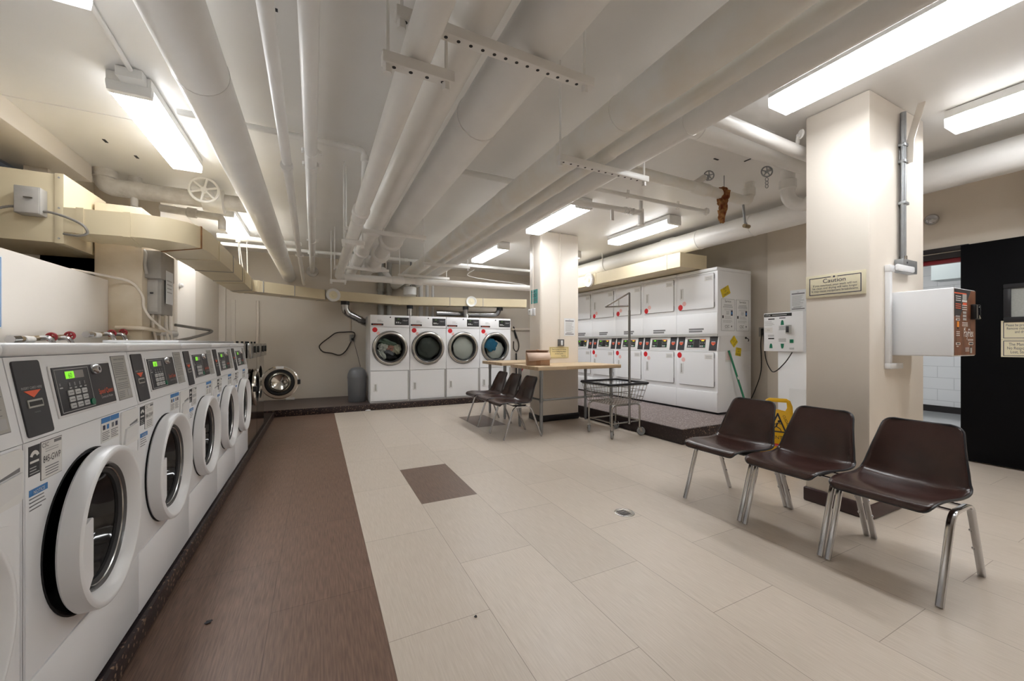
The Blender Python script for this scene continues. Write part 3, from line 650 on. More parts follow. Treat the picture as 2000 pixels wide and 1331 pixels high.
# ------------------------------------------------------------------ front loading washers (local: front at y=0 facing -y)
WW, WH, WD = .698, 1.119, .78
def make_washer(label):
    t = thing('front_load_washer', label, 'washing machine', (0, 0, 0), 0, 'white front load washers on the dark plinth')
    h = WW/2-.002; F = frame((0, 0, 0))
    mb = MB()
    for lo, hi in (((-h, .0, 0), (-h+.012, WD, .864)), ((h-.012, .0, 0), (h, WD, .864)), ((-h, .045, .86), (-h+.012, WD, 1.08)), ((h-.012, .045, .86), (h, WD, 1.08)), ((-h, WD-.02, 0), (h, WD, 1.08)), ((-h, .045, 1.05), (h, WD, 1.08)), ((-h+.012, .01, .2), (h-.012, .02, .256))): mb.box(lo, hi, 'white', .003)
    mb.hole(F, -h, .254, h, .864, -.027, .526, .252, 'white', 0, 64)
    mb.build('cabinet', t)
    mb = MB(); X = frame((-.027, 0, .526)) @ Matrix.Diagonal((.958, .958, 1, 1)); mb.lathe([(.263, .001), (.258, .002), (.250, -.012), (.225, -.06), (.19, -.08), (.185, -.3), (0, -.31)], 'rubber', X, 48)
    mb.lathe([(.252, -.012), (.247, -.006), (.242, -.014)], 'rim_grey', X, 48); mb.build('gasket', t)
    mb = MB(); mb.box((-h, -.004, .002), (h, .02, .252), 'white', .004); mb.build('lower_panel', t)
    # sloped control panel
    tl = math.atan2(.036, .222); C = frame((0, -.001, .862), tl)
    mb = MB(); Xs = Matrix(((0, 0, 1, 0), (1, 0, 0, 0), (0, 1, 0, 0), (0, 0, 0, 1)))
    mb.prism([(-.001, .866), (.035, 1.082), (.2, 1.082), (.2, .866)], -h, h, 'white', Xs); mb.build('control_panel', t)
    mb = MB(); mb.prism(rrect(-.33, .012, -.222, .212, .008), 0, .004, 'panel_dark', C)
    mb.prism([(-.312, .132), (-.244, .132), (-.278, .113)], .004, .0052, 'orange', C); mb.text(C, -.278, .136, .0095, 'INSERT CARD HERE', 'ink_light', .0052)
    mb.rect(C, -.308, .086, -.246, .108, 'label_grey', .004, .006, .002); mb.rect(C, -.303, .091, -.251, .103, 'black', .006, .0068)
    mb.text(C, -.277, .072, .008, 'remove', 'ink_grey', .0052); mb.build('card_slot_panel', t)
    mb = MB(); mb.rect(C, -.188, .038, .168, .192, 'white_soft', 0, .004, .002); mb.rect(C, -.18, .045, .162, .186, 'panel_dark', .003, .0065, .001)
    mb.text(C, .10, .082, .026, 'Speed Queen', 'orange', .0075, sx=.72); mb.text(C, .10, .066, .013, 'Commercial Washer', 'ink_light', .0075, sx=.75)
    mb.build('display_panel', t); dp = kid(t, 'display_panel')[0]
    mb = MB()
    for a, b, c, d_ in ((-.174, .05, .012, .052), (-.174, .178, .012, .180), (-.174, .05, -.172, .18), (.010, .05, .012, .18)): mb.rect(C, a, b, c, d_, 'ink_light', .0065, .0075)
    mb.rect(C, -.125, .148, -.022, .172, 'lcd_grey', .0065, .0078); mb.rect(C, -.124, .149, -.078, .171, 'green_led', .0078, .0084); mb.text(C, -.101, .1515, .021, '60', 'panel_dark', .0088)
    for i in range(4):
        mb.rect(C, -.115+.028*i, .118, -.103+.028*i, .122, 'ink_light', .0065, .0075); mb.rect(C, -.115+.028*i, .126, -.107+.028*i, .137, 'ink_grey', .0065, .0075)
    mb.rect(C, -.164, .122, -.148, .126, 'ink_light', .0065, .0075); mb.rect(C, -.164, .13, -.156, .138, 'ink_grey', .0065, .0075)
    for r_ in range(3):
        for c_ in range(3): mb.rect(C, -.132+.038*c_, .058+.020*r_, -.102+.038*c_, .074+.020*r_, 'key', .0065, .0105, .002); mb.rect(C, -.127+.038*c_, .0645+.020*r_, -.108+.038*c_, .067+.020*r_, 'ink_grey', .0105, .011)
    mb.build('keypad', dp)
    mb = MB(); mb.prism([(-.002+.013*math.cos(i*PI/8), .064+.011*math.sin(i*PI/8)) for i in range(16)], .0065, .0105, 'green', C); mb.build('start_button', dp)
    mb = MB(); X = C @ Matrix.Translation((.042, .168, .006)); mb.lathe([(.017, 0), (.017, .012), (.013, .018), (.006, .018), (.006, .012), (0, .012)], 'chrome', X, 20); mb.build('lock', dp)
    mb = MB(); mb.rect(C, .198, .04, .318, .21, 'ink_grey', 0, .001); mb.rect(C, .2, .042, .316, .208, 'label_grey', .001, .0016)
    mb.text(C, .258, .193, .0085, 'WASHING INSTRUCTIONS', 'ink', .0022, sx=.85); mb.rect(C, .205, .128, .311, .130, 'ink_grey', .0016, .0022); mb.text(C, .258, .115, .0085, 'CARD INSTRUCTIONS', 'ink', .0022, sx=.85)
    mb.lines(C, .208, .135, .305, .185, 7, 'ink_grey', .0022, .3, 3); mb.lines(C, .208, .08, .305, .108, 4, 'ink_grey', .0022, .3, 4); mb.lines(C, .208, .048, .27, .075, 4, 'ink_grey', .0022, .3, 5)
    mb.rect(C, .28, .05, .308, .076, 'ink_light', .0016, .0022); mb.build('instruction_label', t)
    mb = MB(); mb.box((-h, .028, 1.083), (h, WD, WH), 'white', .014, 3); mb.build('lid', t)
    # detergent drawer
    mb = MB(); mb.prism(rrect(.185, .725, .338, .858, .012), 0, .006, 'white_matte', F); mb.build('detergent_drawer', t); dd = kid(t, 'detergent_drawer')[0]
    mb = MB(); mb.prism([(.198, .735), (.318, .752), (.325, .80), (.215, .79)], .006, .012, 'white_soft', F); mb.prism([(.255, .796), (.325, .802), (.325, .812), (.255, .801)], .004, .0068, 'ink_grey', F); mb.build('drawer_pull', dd)
    # stickers
    mb = MB(); mb.rect(F, .045, .775, .175, .86, 'label_white', 0, .0012); mb.rect(F, .045, .842, .108, .86, 'label_blue', .0012, .0018); mb.rect(F, .112, .842, .175, .86, 'label_blue', .0012, .0018)
    mb.lines(F, .05, .78, .105, .812, 5, 'ink_grey', .0018, .4, 7); mb.lines(F, .115, .78, .17, .812, 5, 'ink_grey', .0018, .4, 8)
    for u, k in ((.056, 'navy'), (.083, 'label_blue'), (.12, 'ink_grey'), (.148, 'navy')): mb.rect(F, u, .818, u+.016, .834, k, .0012, .0018)
    mb.build('usage_label', t)
    mb = MB(); mb.rect(F, -.325, .722, -.25, .739, 'label_blue', 0, .0012); mb.text(F, -.2875, .7255, .013, 'NOTICE', 'label_white', .002); mb.lines(F, -.325, .682, -.255, .72, 4, 'ink_grey', .0012, .3, 9); mb.build('notice_label', t)
    # door: hinged on the viewer's right-hand side
    mb = MB(); X = frame((-.268, 0, 0)) @ Matrix.Diagonal((.935, .935, 1, 1))
    mb.lathe([(.262, -.003), (.268, .003), (.267, .037), (.2645, .0445), (.259, .0485), (.251, .0495), (.2445, .0475), (.218, .019), (.210, .010), (.211, .004)], 'white', X, 80)
    dr = mb.build('door', t, at=(.241, -.004, .526), smooth=33)
    mb = MB(); mb.lathe([(.211, .014), (.205, .020), (.200, .014), (.197, .006)], 'rim_grey', X, 64); mb.lathe([(.195, .012), (.193, .0138), (.190, .011)], 'steel', X, 64); mb.lathe([(.189, .010), (.177, .004), (.175, -.004)], 'rubber', X, 64); mb.build('window_rim', dr)
    mb = MB(); mb.lathe([(.187, .006), (.172, -.012), (.155, -.042), (.12, -.075), (.065, -.09), (0, -.094)], 'black_glass', X, 64); mb.build('window', dr)
    mb = MB(); mb.prism([(-.236, .062), (-.15, .075), (-.143, .07), (-.143, -.115), (-.185, -.155), (-.226, -.13)], .0, .036, 'white', X); mb.build('handle', dr)
    mb = MB(); mb.prism([(.003, -.23), (.008, -.21), (.008, .155), (.003, .172), (-.268+.249*math.cos(R(57)), .249*math.sin(R(57)))]+[(-.268+.23*math.cos(R(a)), .23*math.sin(R(a))) for a in range(55, -79, -6)]+[(-.268+.249*math.cos(R(-80)), .249*math.sin(R(-80)))], .0, .03, 'white', frame((0, 0, 0))); mb.build('hinge_plate', dr)
    return t
def id_label(t, txt):
    F = frame((0, 0, 0)); mb = MB()
    F = F @ Matrix.Translation((-.088, .155, 0)) @ Matrix.Scale(.81, 4)
    mb.rect(F, -.296, .765, -.24, .86, 'ink', 0, .0012); mb.lathe([(.012, 0), (.024, 0), (.024, .0005), (.012, .0005)], 'label_white', F @ Matrix.Translation((-.268, .82, .0013)), 20, R(20), R(160)); mb.rect(F, -.29, .805, -.247, .812, 'label_white', .0012, .0017); mb.lines(F, -.292, .768, -.244, .795, 3, 'ink_light', .0017, .35, 2)
    mb.rect(F, -.236, .735, -.118, .862, 'ink', 0, .0012); mb.rect(F, -.2345, .7365, -.1195, .8605, 'label_white', .0012, .0017)
    mb.text(F, -.232, .842, .02, 'CSC', 'ink', .0022, 'LEFT'); mb.rect(F, -.165, .847, -.124, .857, 'ink_grey', .0017, .0022)
    if txt: mb.text(F, -.177, .79, .033, txt, 'ink', .0022, sx=.72)
    else: mb.rect(F, -.225, .793, -.13, .815, 'ink_light', .0017, .0022)
    mb.lines(F, -.22, .742, -.134, .778, 4, 'ink_grey', .0022, .35, 5, .2, 'C'); mb.lines(F, -.22, .822, -.134, .838, 2, 'ink_light', .0022, .35, 6, .2, 'C')
    mb.build('machine_label', t)
wl = ['white front load washer cut off by the frame edge, half out of view', 'large white front load washer with its round door ajar', 'white front load washer next beyond the one with the door ajar', 'white front load washer third from the steel machines', 'white front load washer second from the steel machines', 'white front load washer adjoining the stainless steel machines']
w0 = make_washer(wl[0]); ws = [w0]
y0 = 1.420-.698
for i in range(6):
    at = (-.661, y0+.698*(i+.5), .0825)
    if i == 0: w0.location = at; w0.rotation_euler.z = PI/2
    else: ws.append(dup(w0, wl[i], at))
for i, w in enumerate(ws):
    id_label(w, ['', '845-GWP', '846-GWP', '', '', ''][i])
    kid(w, 'door')[0].rotation_euler.z = R([2.8, 2.6, .3, 0, 0, 0][i])
# ------------------------------------------------------------------ stainless washers
def make_steel(label, hs=1):
    t = thing('steel_washer', label, 'washing machine', (0, 0, 0), 0, 'stainless steel washers past the white row')
    F = frame((0, 0, 0)); h = .345
    mb = MB()
    for lo, hi in (((-h, 0, 0), (-h+.01, .8, 1.115)), ((h-.01, 0, 0), (h, .8, 1.115)), ((-h, .79, 0), (h, .8, 1.115)), ((-h, 0, 1.11), (h, .8, 1.115))): mb.box(lo, hi, 'steel', .002)
    mb.hole(F, -h, .0, h, .955, 0, .62, .21, 'mirror_steel', 0, 48); mb.build('cabinet', t)
    mb = MB(); mb.box((-h, -.03, .955), (h, .02, 1.115), 'steel', .004)
    for u in (-.12, .14): mb.rect(F, u-.05, 1.0, u+.05, 1.1, 'mirror_steel', .03, .033, .002)
    mb.build('control_panel', t); cp = kid(t, 'control_panel')[0]
    for u in (-.12, .14): mb = MB(); mb.rect(F, u-.035, 1.012, u+.035, 1.088, 'black', .033, .05, .006); mb.build('coin_slot', cp)
    mb = MB(); mb.lathe([(.212, .0), (.2, -.03), (.195, -.3), (0, -.31)], 'drum', frame((0, 0, .62)), 40); mb.build('drum', t)
    for u in (-.28, .02, .29): mb = MB(); mb.cyl((u, .1, 1.115), (u, .1, 1.14), .012, 'rubber', 10); mb.build('bolt', t)
    mb = MB(); mb.lathe([(.235, 0), (.24, .02), (.225, .035), (.19, .035), (.18, .02)], 'mirror_steel', frame((-.21*hs, 0, 0)) @ Matrix.Scale(.88, 4), 56)
    d = mb.build('door', t, at=(.21*hs, -.02, .62))
    X = frame((-.21*hs, 0, 0)) @ Matrix.Scale(.88, 4)
    mb = MB(); mb.lathe([(.18, .03), (.175, .034), (.15, .034), (.145, .01), (.16, -.05), (.185, -.05), (.19, -.01)], 'black', X, 48); mb.build('gasket', d)
    mb = MB(); mb.lathe([(.15, -.02), (.148, -.045), (.13, -.075), (.08, -.1), (0, -.11)], 'mirror_steel', X, 48); mb.build('window', d)
    mb = MB()
    for v in (-.05, .05): mb.box((-.03, -.035, v-.025), (.02, .01, v+.025), 'steel', .004)
    mb.build('hinge', d)
    mb = MB(); a, b = sorted((-.44*hs, -.405*hs)); mb.box((a, -.05, -.03), (b, -.01, .03), 'black', .006); mb.rect(X, -.05, .2, .05, .232, 'label_white', .03, .0365); mb.build('handle', d)
    return t
s0 = make_steel('stainless washer between the white washers and the open steel porthole'); s0.location = (-.661, 5.265, .0825); s0.rotation_euler.z = PI/2
s1 = make_steel('stainless washer with its round porthole door swung wide open', -1); s1.location = (-.661, 5.96, .0825); s1.rotation_euler.z = PI/2
d = kid(s1, 'door')[0]
d.rotation_euler.z = R(-86)
# long steel shelf on top of the washers' back edge
mb = MB(); mb.box((-1.45, 4.0, 1.205), (-1.0, 6.3, 1.225), 'white_soft', .004); mb.box((-1.45, 4.0, 1.2025), (-1.42, 6.3, 1.2055), 'white_soft')
for y in (4.4, 5.2, 6.0): mb.box((-1.3, y-.02, 1.2025), (-1.2, y+.02, 1.207), 'white_soft')
solo(mb, 'back_shelf', 'long pale metal ledge above the far washers', 'shelf')

# ------------------------------------------------------------------ single dryers at the back
DW, DH = .7055, 1.608
def make_dryer(label):
    t = thing('tumble_dryer', label, 'tumble dryer', (0, 0, 0), 0, 'white tumble dryers against the back wall')
    F = frame((0, 0, 0)); h = DW/2-.002
    mb = MB()
    for lo, hi in (((-h, 0, 0), (-h+.01, .76, DH)), ((h-.01, 0, 0), (h, .76, DH)), ((-h, .75, 0), (h, .76, DH)), ((-h, 0, DH-.01), (h, .76, DH)), ((-h+.01, .02, .02), (h-.01, .03, .6)), ((-h, 0, 0), (h, .04, .02))): mb.box(lo, hi, 'white_soft', .002)
    mb.hole(F, -h, .588, h, 1.385, 0, .997, .262, 'white', 0, 64); mb.build('cabinet', t)
    mb = MB(); mb.lathe([(.264, 0), (.262, -.06), (.30, -.06), (.30, -.52), (0, -.53)], 'drum', frame((0, 0, .997)), 48); mb.build('drum', t)
    mb = MB(); mb.rect(F, -h, 1.389, h, DH, 'white', -.01, .006, .003); mb.build('control_panel', t); cp = kid(t, 'control_panel')[0]
    mb = MB(); mb.rect(F, .078, 1.43, .338, 1.572, 'black', .006, .009); mb.rect(F, .21, 1.445, .335, 1.56, 'panel_dark', .009, .010); mb.rect(F, .13, 1.535, .165, 1.55, 'led_dim', .009, .0105)
    for i in range(3): mb.rect(F, .10+.035*i, 1.462, .125+.035*i, 1.49+.0 if i < 2 else 1.475, 'key', .009, .012)
    mb.text(F, .27, 1.505, .03, 'Card', 'ink_light', .0112); mb.rect(F, .22, 1.515, .32, 1.519, 'ink_light', .010, .0108); mb.build('display', cp)
    mb = MB(); mb.rect(F, -.335, 1.418, -.125, 1.452, 'black', .006, .0075); mb.text(F, -.23, 1.424, .028, 'Speed Queen', 'orange', .0082); mb.build('name_strip', cp)
    mb = MB(); mb.lines(F, -.23, 1.475, -.125, 1.525, 4, 'ink_light', .0066, .35, 2); mb.cyl((.0, -.006, 1.57), (.0, -.009, 1.57), .012, 'ink', 12); mb.build('instruction_print', cp)
    mb = MB(); mb.prism(rrect(-.345, .03, .315, .578, .006), 0, .012, 'white', F); mb.build('lower_door', t); ld = kid(t, 'lower_door')[0]
    mb = MB(); mb.rect(F, -.295, .205, -.23, .36, 'white_soft', .012, .02, .004); mb.rect(F, -.278, .225, -.247, .34, 'plastic_grey', .0195, .021); mb.build('handle', ld)
    mb = MB(); mb.rect(F, .321, .03, .345, .578, 'plastic_grey', 0, .003); mb.build('filler_strip', t)
    mb = MB(); X = frame((0, 0, .997)); mb.prism([(.348, -.26), (.348, .26), (.16, .26)]+[(.30*math.cos(R(a)), .30*math.sin(R(a))) for a in range(58, -59, -4)]+[(.16, -.26)], 0.0, .012, 'white', X)
    mb.lathe([(.255, -.004), (.316, -.001), (.318, .012), (.31, .028), (.29, .038), (.27, .034), (.258, .018), (.252, .004)], 'steel', X, 72); dr = mb.build('door', t)
    mb = MB(); mb.lathe([(.319, .0), (.323, .006), (.319, .012)], 'rubber', X, 64); mb.lathe([(.257, .016), (.246, .006), (.238, -.008), (.256, -.01)], 'rubber', X, 64); mb.build('seal', dr)
    mb = MB(); mb.lathe([(.24, -.006), (.15, .0), (0, .003)], 'glass', X, 48); mb.build('window', dr)
    mb = MB(); 
    mb.prism([(-.272+.045*math.cos(2*PI*i/24), 1.335+.045*math.sin(2*PI*i/24)) for i in range(24)], 0, .0012, 'red', F); mb.build('red_dot_sticker', t)
    mb = MB(); mb.prism([(-.215+.03*math.cos(2*PI*i/12), 1.275+.03*math.sin(2*PI*i/12)) for i in range(12)], 0, .0008, 'pink', F); mb.build('faded_sticker', t)
    return t
dl = ['white round-door dryer with mixed clothes, beside the grey dome bin', 'white round-door dryer with dark grey-green load', 'white round-door dryer filled with white laundry', 'white round-door dryer with blue and white load, behind the wood tables']
d0 = make_dryer(dl[0]); ds = [d0]
for i in range(4):
    at = (.851+DW*(i+.5)+.004*i, 7.473, .1115)
    if i == 0: d0.location = at
    else: ds.append(dup(d0, dl[i], at))
# laundry
def lump(mb, c, rad, seed, k, amp=.35, fs=2.2, sub=4, rot=0., swirl=0.):
    bm = bmesh.new(); bmesh.ops.create_icosphere(bm, subdivisions=sub, radius=1.)
    for v in bm.verts:
        n = v.co.normalized(); q = n*fs+V((seed*3.1, seed*1.7, seed))
        a = noise.noise(q)+.5*abs(noise.noise(q*2.3))-.25*abs(noise.noise(q*4.5))
        if swirl: a += .25*math.sin(math.atan2(n.z, n.x)+9*math.hypot(n.x, n.z))
        v.co = n*(1+amp*a)
        v.co = V((v.co.x*rad[0], v.co.y*rad[1], v.co.z*rad[2]))
        if rot: v.co = Matrix.Rotation(rot, 3, 'Y') @ v.co
    mb.bmesh(bm, k, Matrix.Translation(c))
def load(i, parts, name, label, group=None, sw=0., fs=2.2, amp=.35):
    mb = MB(); o = ds[i].location
    for c, r, s, k, rot in parts: lump(mb, c, r, s, k, amp, fs, 4, rot, sw)
    return solo(mb, name, label, 'laundry', group, at=None) if False else fin(mb, name, label, o, group)
def fin(mb, name, label, o, group):
    ob = mb.build(name); ob.data.transform(Matrix.Translation(o)); recenter(ob); return tag(ob, label, 'laundry', group)
GL = 'garments tumbling in the dryer beside the dome bin'
g0 = [((-.03, .13, 1.10), (.15, .07, .055), 1, 'cl_green', .3, 'sage green garment at the top of the mixed dryer load'),
      ((-.11, .12, 1.02), (.075, .06, .075), 2, 'cl_white', .2, 'white garment in the mixed dryer load beside the pink one'),
      ((.02, .13, 1.01), (.07, .05, .065), 3, 'cl_pink', .5, 'dusty pink garment in the middle of the mixed dryer load'),
      ((.135, .13, .98), (.075, .06, .09), 4, 'cl_cream', -.3, 'cream patterned garment at the door hinge side of the mixed load'),
      ((-.01, .15, .925), (.12, .06, .05), 5, 'cl_grey', .5, 'grey garment low in the mixed dryer load'),
      ((-.13, .12, .875), (.10, .05, .04), 6, 'cl_white', .9, 'white garment curling along the bottom of the mixed load'),
      ((-.02, .15, .84), (.15, .07, .055), 7, 'cl_black', .1, 'black garment at the very bottom of the mixed load')]
for c, r, s, k, rot, l in g0: load(0, [(c, r, s, k, rot)], 'garment', l, GL, amp=.5, fs=1.8)
load(1, [((.03, .13, .985), (.205, .07, .215), 11, 'cl_dgreen', .4)], 'laundry_load', 'dark grey-green laundry behind round dryer glass', amp=.22, fs=1.6)
load(2, [((.045, .12, .995), (.222, .055, .238), 12, 'cl_white', 0.)], 'laundry_load', 'white laundry swirling behind round dryer glass', sw=.3, amp=.07, fs=2.5)
load(3, [((.055, .15, .955), (.195, .055, .19), 14, 'cl_white', 0.)], 'laundry_load', 'white laundry in the dryer behind the wood tables', amp=.12, sw=.2)
load(3, [((-.085, .055, 1.06), (.125, .025, .12), 15, 'cl_blue', .4)], 'laundry_load', 'blue laundry in the dryer behind the wood tables', amp=.45)

# ------------------------------------------------------------------ stacked dryers
SW, SH = .7055, 2.105
def make_stack(label):
    t = thing('stacked_dryer', label, 'tumble dryer', (0, 0, 0), 0, 'white stacked dryers on the raised platform')
    F = frame((0, 0, 0)); h = SW/2-.0015
    mb = MB(); mb.box((-h, 0, .03), (h, .76, .90), 'white', .003); mb.box((-h, 0, 1.125), (h, .76, 2.055), 'white', .003); mb.box((-h, .04, .9), (h, .76, 1.125), 'white_soft')
    mb.box((-h+.01, .02, 0), (h-.01, .7, .03), 'rubber'); mb.build('cabinet', t)
    mb = MB(); mb.box((-h, -.012, 2.058), (h, .762, SH), 'white', .008); mb.build('top_cap', t)
    mb = MB(); mb.rect(F, -h, .035, h, .315, 'white', 0, .012, .005); mb.build('lower_panel', t)
    mb = MB(); mb.rect(F, -h, 1.155, h, 1.455, 'white', 0, .008, .004); mb.lines(F, -.12, 1.178, .155, 1.245, 2, 'ink_grey', .009, .75, 3, .3)
    mb.build('middle_panel', t)
    mb = MB(); mb.rect(F, -h, 1.122, h, 1.15, 'plastic_grey', -.005, .006); mb.build('trim_strip', t)
    tl = R(9); C = frame((0, -.004, .903), tl)
    mb = MB(); mb.rect(C, -h, 0, h, .224, 'white', -.04, .0, .003); mb.rect(C, -.2, .022, .2, .205, 'white_matte', 0, .004, .002); mb.build('control_panel', t); cp = kid(t, 'control_panel')[0]
    for u in (-.275, .275):
        mb = MB(); mb.rect(C, u-.062, .01, u+.062, .214, 'panel_dark', 0, .003); mb.prism([(u-.034, .11), (u+.034, .11), (u, .085)], .003, .004, 'orange', C); mb.rect(C, u-.034, .115, u+.034, .13, 'orange', .003, .004); mb.rect(C, u-.03, .135, u+.03, .145, 'ink_light', .003, .004); mb.build('card_slot_panel', cp)
    mb = MB(); mb.rect(C, -.165, .048, .15, .18, 'black', .004, .006)
    for u, k, led in ((-.155, 'plastic_grey', 'green_led'), (.05, 'plastic_grey', 'yellow_led')):
        for a, b, c_, d_ in ((u, .052, u+.105, .054), (u, .174, u+.105, .176), (u, .052, u+.002, .176), (u+.103, .052, u+.105, .176)): mb.rect(C, a, b, c_, d_, k, .006, .007)
        mb.rect(C, u+.03, .148, u+.075, .166, led, .006, .0072)
        if u > 0: mb.rect(C, u, .166, u+.1, .178, 'orange', .006, .0066)
        for i in range(3): mb.rect(C, u+.012+.03*i, .062, u+.032+.03*i, .085, 'key' if i < 2 else 'green', .006, .008); mb.rect(C, u+.02+.03*i, .115, u+.03+.03*i, .125, 'ink_light', .006, .007)
    mb.build('display', cp)
    for nm, v0, v1, dv, hv in (('upper_door', 1.53, 2.025, 1.575, 1.775), ('lower_door', .39, .885, .838, .635)):
        mb = MB(); mb.prism(rrect(-.306, v0-.006, .306, v1+.006, .02), 0, .004, 'seam', F); mb.prism(rrect(-.30, v0, .30, v1, .018), .0, .016, 'white', F); dr = mb.build(nm, t)
        mb = MB(); mb.rect(F, -.272, hv-.085, -.215, hv+.085, 'white_soft', .016, .022, .004); mb.rect(F, -.255, hv-.065, -.232, hv+.07, 'plastic_grey', .0215, .0235); mb.build('handle', dr)
        mb = MB()
        for a in (.1, .9): mb.rect(F, .303, v0+(v1-v0)*a-.03, .309, v0+(v1-v0)*a+.03, 'ink_grey', .004, .012)
        mb.build('hinge', dr)
        mb = MB(); mb.rect(F, .155, v1-.1, .285, v1-.03, 'label_white', .016, .017, .0)
        mb.lines(F, .165, v1-.09, .275, v1-.045, 3, 'ink_light', .0178, .5, 3, .3, 'C'); mb.build('rating_label', dr)
        mb = MB(); c0 = -.268 if v0 > 1 else -.285; mb.prism([(c0+.042*math.cos(2*PI*i/24), dv-.003+.044*math.sin(2*PI*i/24)) for i in range(24)], .016, .0172, 'red', F); mb.build('red_dot_sticker', dr)
        mb = MB(); mb.prism([(c0+.07+.035*math.cos(2*PI*i/12), dv+(.05 if v0 > 1 else -.07)+.035*math.sin(2*PI*i/12)) for i in range(12)], .016, .0168, 'pink', F); mb.build('faded_sticker', dr)
    return t
sl = ['end stacked dryer with posters on its side, by the green mop handle', 'second stacked dryer from the end with posters', 'middle stacked dryer seen behind the cart pole', 'fourth stacked dryer, between cart pole and pillar', 'stacked dryer half hidden behind the table pillar']
k0 = make_stack(sl[0])
for i in range(5):
    at = (5.075, 3.652+SW*(i+.5), .1815)
    if i == 0: k0.location = at; k0.rotation_euler.z = -PI/2
    else: dup(k0, sl[i], at)
# posters and stickers on the end dryer's side (side plane y = 3.652, facing -y)
def board(name, label, cat, X0, w, h, rz, fn, k, th=.004, group=None, bev=0., roll=0.):
    """thin flat board: origin at its centre, facing -y before rz"""
    mb = MB(); F = frame((0, 0, 0)); mb.rect(F, -w/2, -h/2, w/2, h/2, k, 0, th, bev)
    if fn: fn(mb, F, th)
    o = mb.build(name); o.location = X0; o.rotation_euler.z = rz
    if roll: o.rotation_euler = (Matrix.Rotation(rz, 3, 'Z') @ Matrix.Rotation(roll, 3, 'Y')).to_euler()
    return tag(o, label, cat, group)
def poster(title):
    def fn(mb, F, n):
        for a, b, c, d_ in ((-.148, -.228, .148, -.225), (-.148, .225, .148, .228), (-.148, -.228, -.145, .228), (.145, -.228, .148, .228)): mb.rect(F, a, b, c, d_, 'ink_grey', n, n+.0006)
        mb.text(F, 0, .18, .048, title, 'ink', n+.0008); mb.lines(F, -.11, .1, .11, .155, 4, 'ink_grey', n+.0006, .3, 2, .2, 'C'); mb.lines(F, -.09, .06, .11, .09, 3, 'ink_light', n+.0006, .3, 3, .2, 'C')
        mb.rect(F, .065, -.01, .105, .07, 'navy', n, n+.0006); mb.rect(F, .07, .01, .10, .045, 'label_blue', n+.0006, n+.001); mb.lines(F, -.04, .0, .05, .055, 4, 'ink_grey', n+.0006, .3, 5, .3)
        mb.rect(F, -.125, -.05, -.095, -.01, 'ink', n, n+.0006); mb.lines(F, -.07, -.06, .11, -.015, 4, 'ink_light', n+.0006, .3, 6); mb.lines(F, -.11, -.115, .11, -.075, 3, 'ink_light', n+.0006, .3, 7)
        mb.text(F, -.02, -.185, .055, 'CSC', 'ink', n+.0008); mb.prism([(.07, -.165), (.082, -.148), (.094, -.165), (.082, -.182)], n, n+.0006, 'ink', F); mb.lines(F, -.08, -.205, .02, -.195, 1, 'ink_light', n+.0006, .4, 9)
    return fn
board('poster', 'white Service poster on the stacked dryer side, nearer the dryer front', 'poster', (5.293, 3.6495, 1.61), .30, .465, 0, poster('Service'), 'paper', .0012, 'service posters on the stacked dryer side')
board('poster', 'white Servicio poster on the stacked dryer side, nearer the wall', 'poster', (5.627, 3.6495, 1.61), .30, .465, 0, poster('Servicio'), 'paper', .0012, 'service posters on the stacked dryer side')
def ooo(mb, F, n):
    mb.text(F, 0, .032, .036, 'OUT', 'ink', n+.0006); mb.text(F, 0, -.004, .03, 'OF', 'ink', n+.0006); mb.text(F, 0, -.05, .036, 'ORDER', 'ink', n+.0006)
GS = 'yellow out of order stickers on the stacked dryer'
board('out_of_order_sticker', 'tilted yellow out of order sticker above the Service poster', 'sticker', (5.24, 3.6495, 1.945), .19, .125, 0, ooo, 'sticker_yellow', .001, GS, roll=-R(25))
board('out_of_order_sticker', 'steeply tilted yellow out of order sticker below the posters', 'sticker', (5.43, 3.6495, 1.225), .125, .13, 0, ooo, 'sticker_yellow', .001, GS, roll=-R(42))
board('out_of_order_sticker', 'small nearly straight yellow out of order sticker above the mop handle', 'sticker', (5.53, 3.6495, 1.075), .125, .12, 0, ooo, 'sticker_yellow', .001, GS, roll=R(8))
board('notice_card', 'faint pinkish notice card behind the green mop handle', 'notice', (5.31, 3.6495, 1.02), .15, .17, 0, lambda mb, F, n: mb.lines(F, -.055, -.06, .055, .06, 6, 'pink', n+.0006, .5, 3, .2, 'C'), 'label_white', .001)
mb = MB(); mb.tube(spline([(5.70, 3.645, 1.28), (5.70, 3.62, 1.27), (5.72, 3.615, 1.25), (5.73, 3.63, 1.23)], 5), .006, 'ink', 8); mb.cyl((5.70, 3.651, 1.28), (5.70, 3.64, 1.28), .016, 'ink', 10); solo(mb, 'wall_hook', 'small black hook on the stacked dryer side', 'hook')
t = thing('mop', 'green mop handle leaning on the end stacked dryer', 'mop', (5.52, 3.50, .1815))
mb = MB(); mb.cyl((0.0, 0, .05), (-.22, .135, .90), .0135, 'handle_green', 12); mb.cyl((-.218, .134, .89), (-.224, .137, .915), .015, 'handle_green', 12); mb.build('handle', t)
mb = MB(); mb.cyl((-.115, .07, .50), (-.125, .076, .54), .0142, 'label_white', 12); mb.build('grip_label', t)
mb = MB(); mb.box((-.14, -.05, 0), (.14, .04, .05), 'cl_grey', .015, 2); mb.build('mop_head', t)
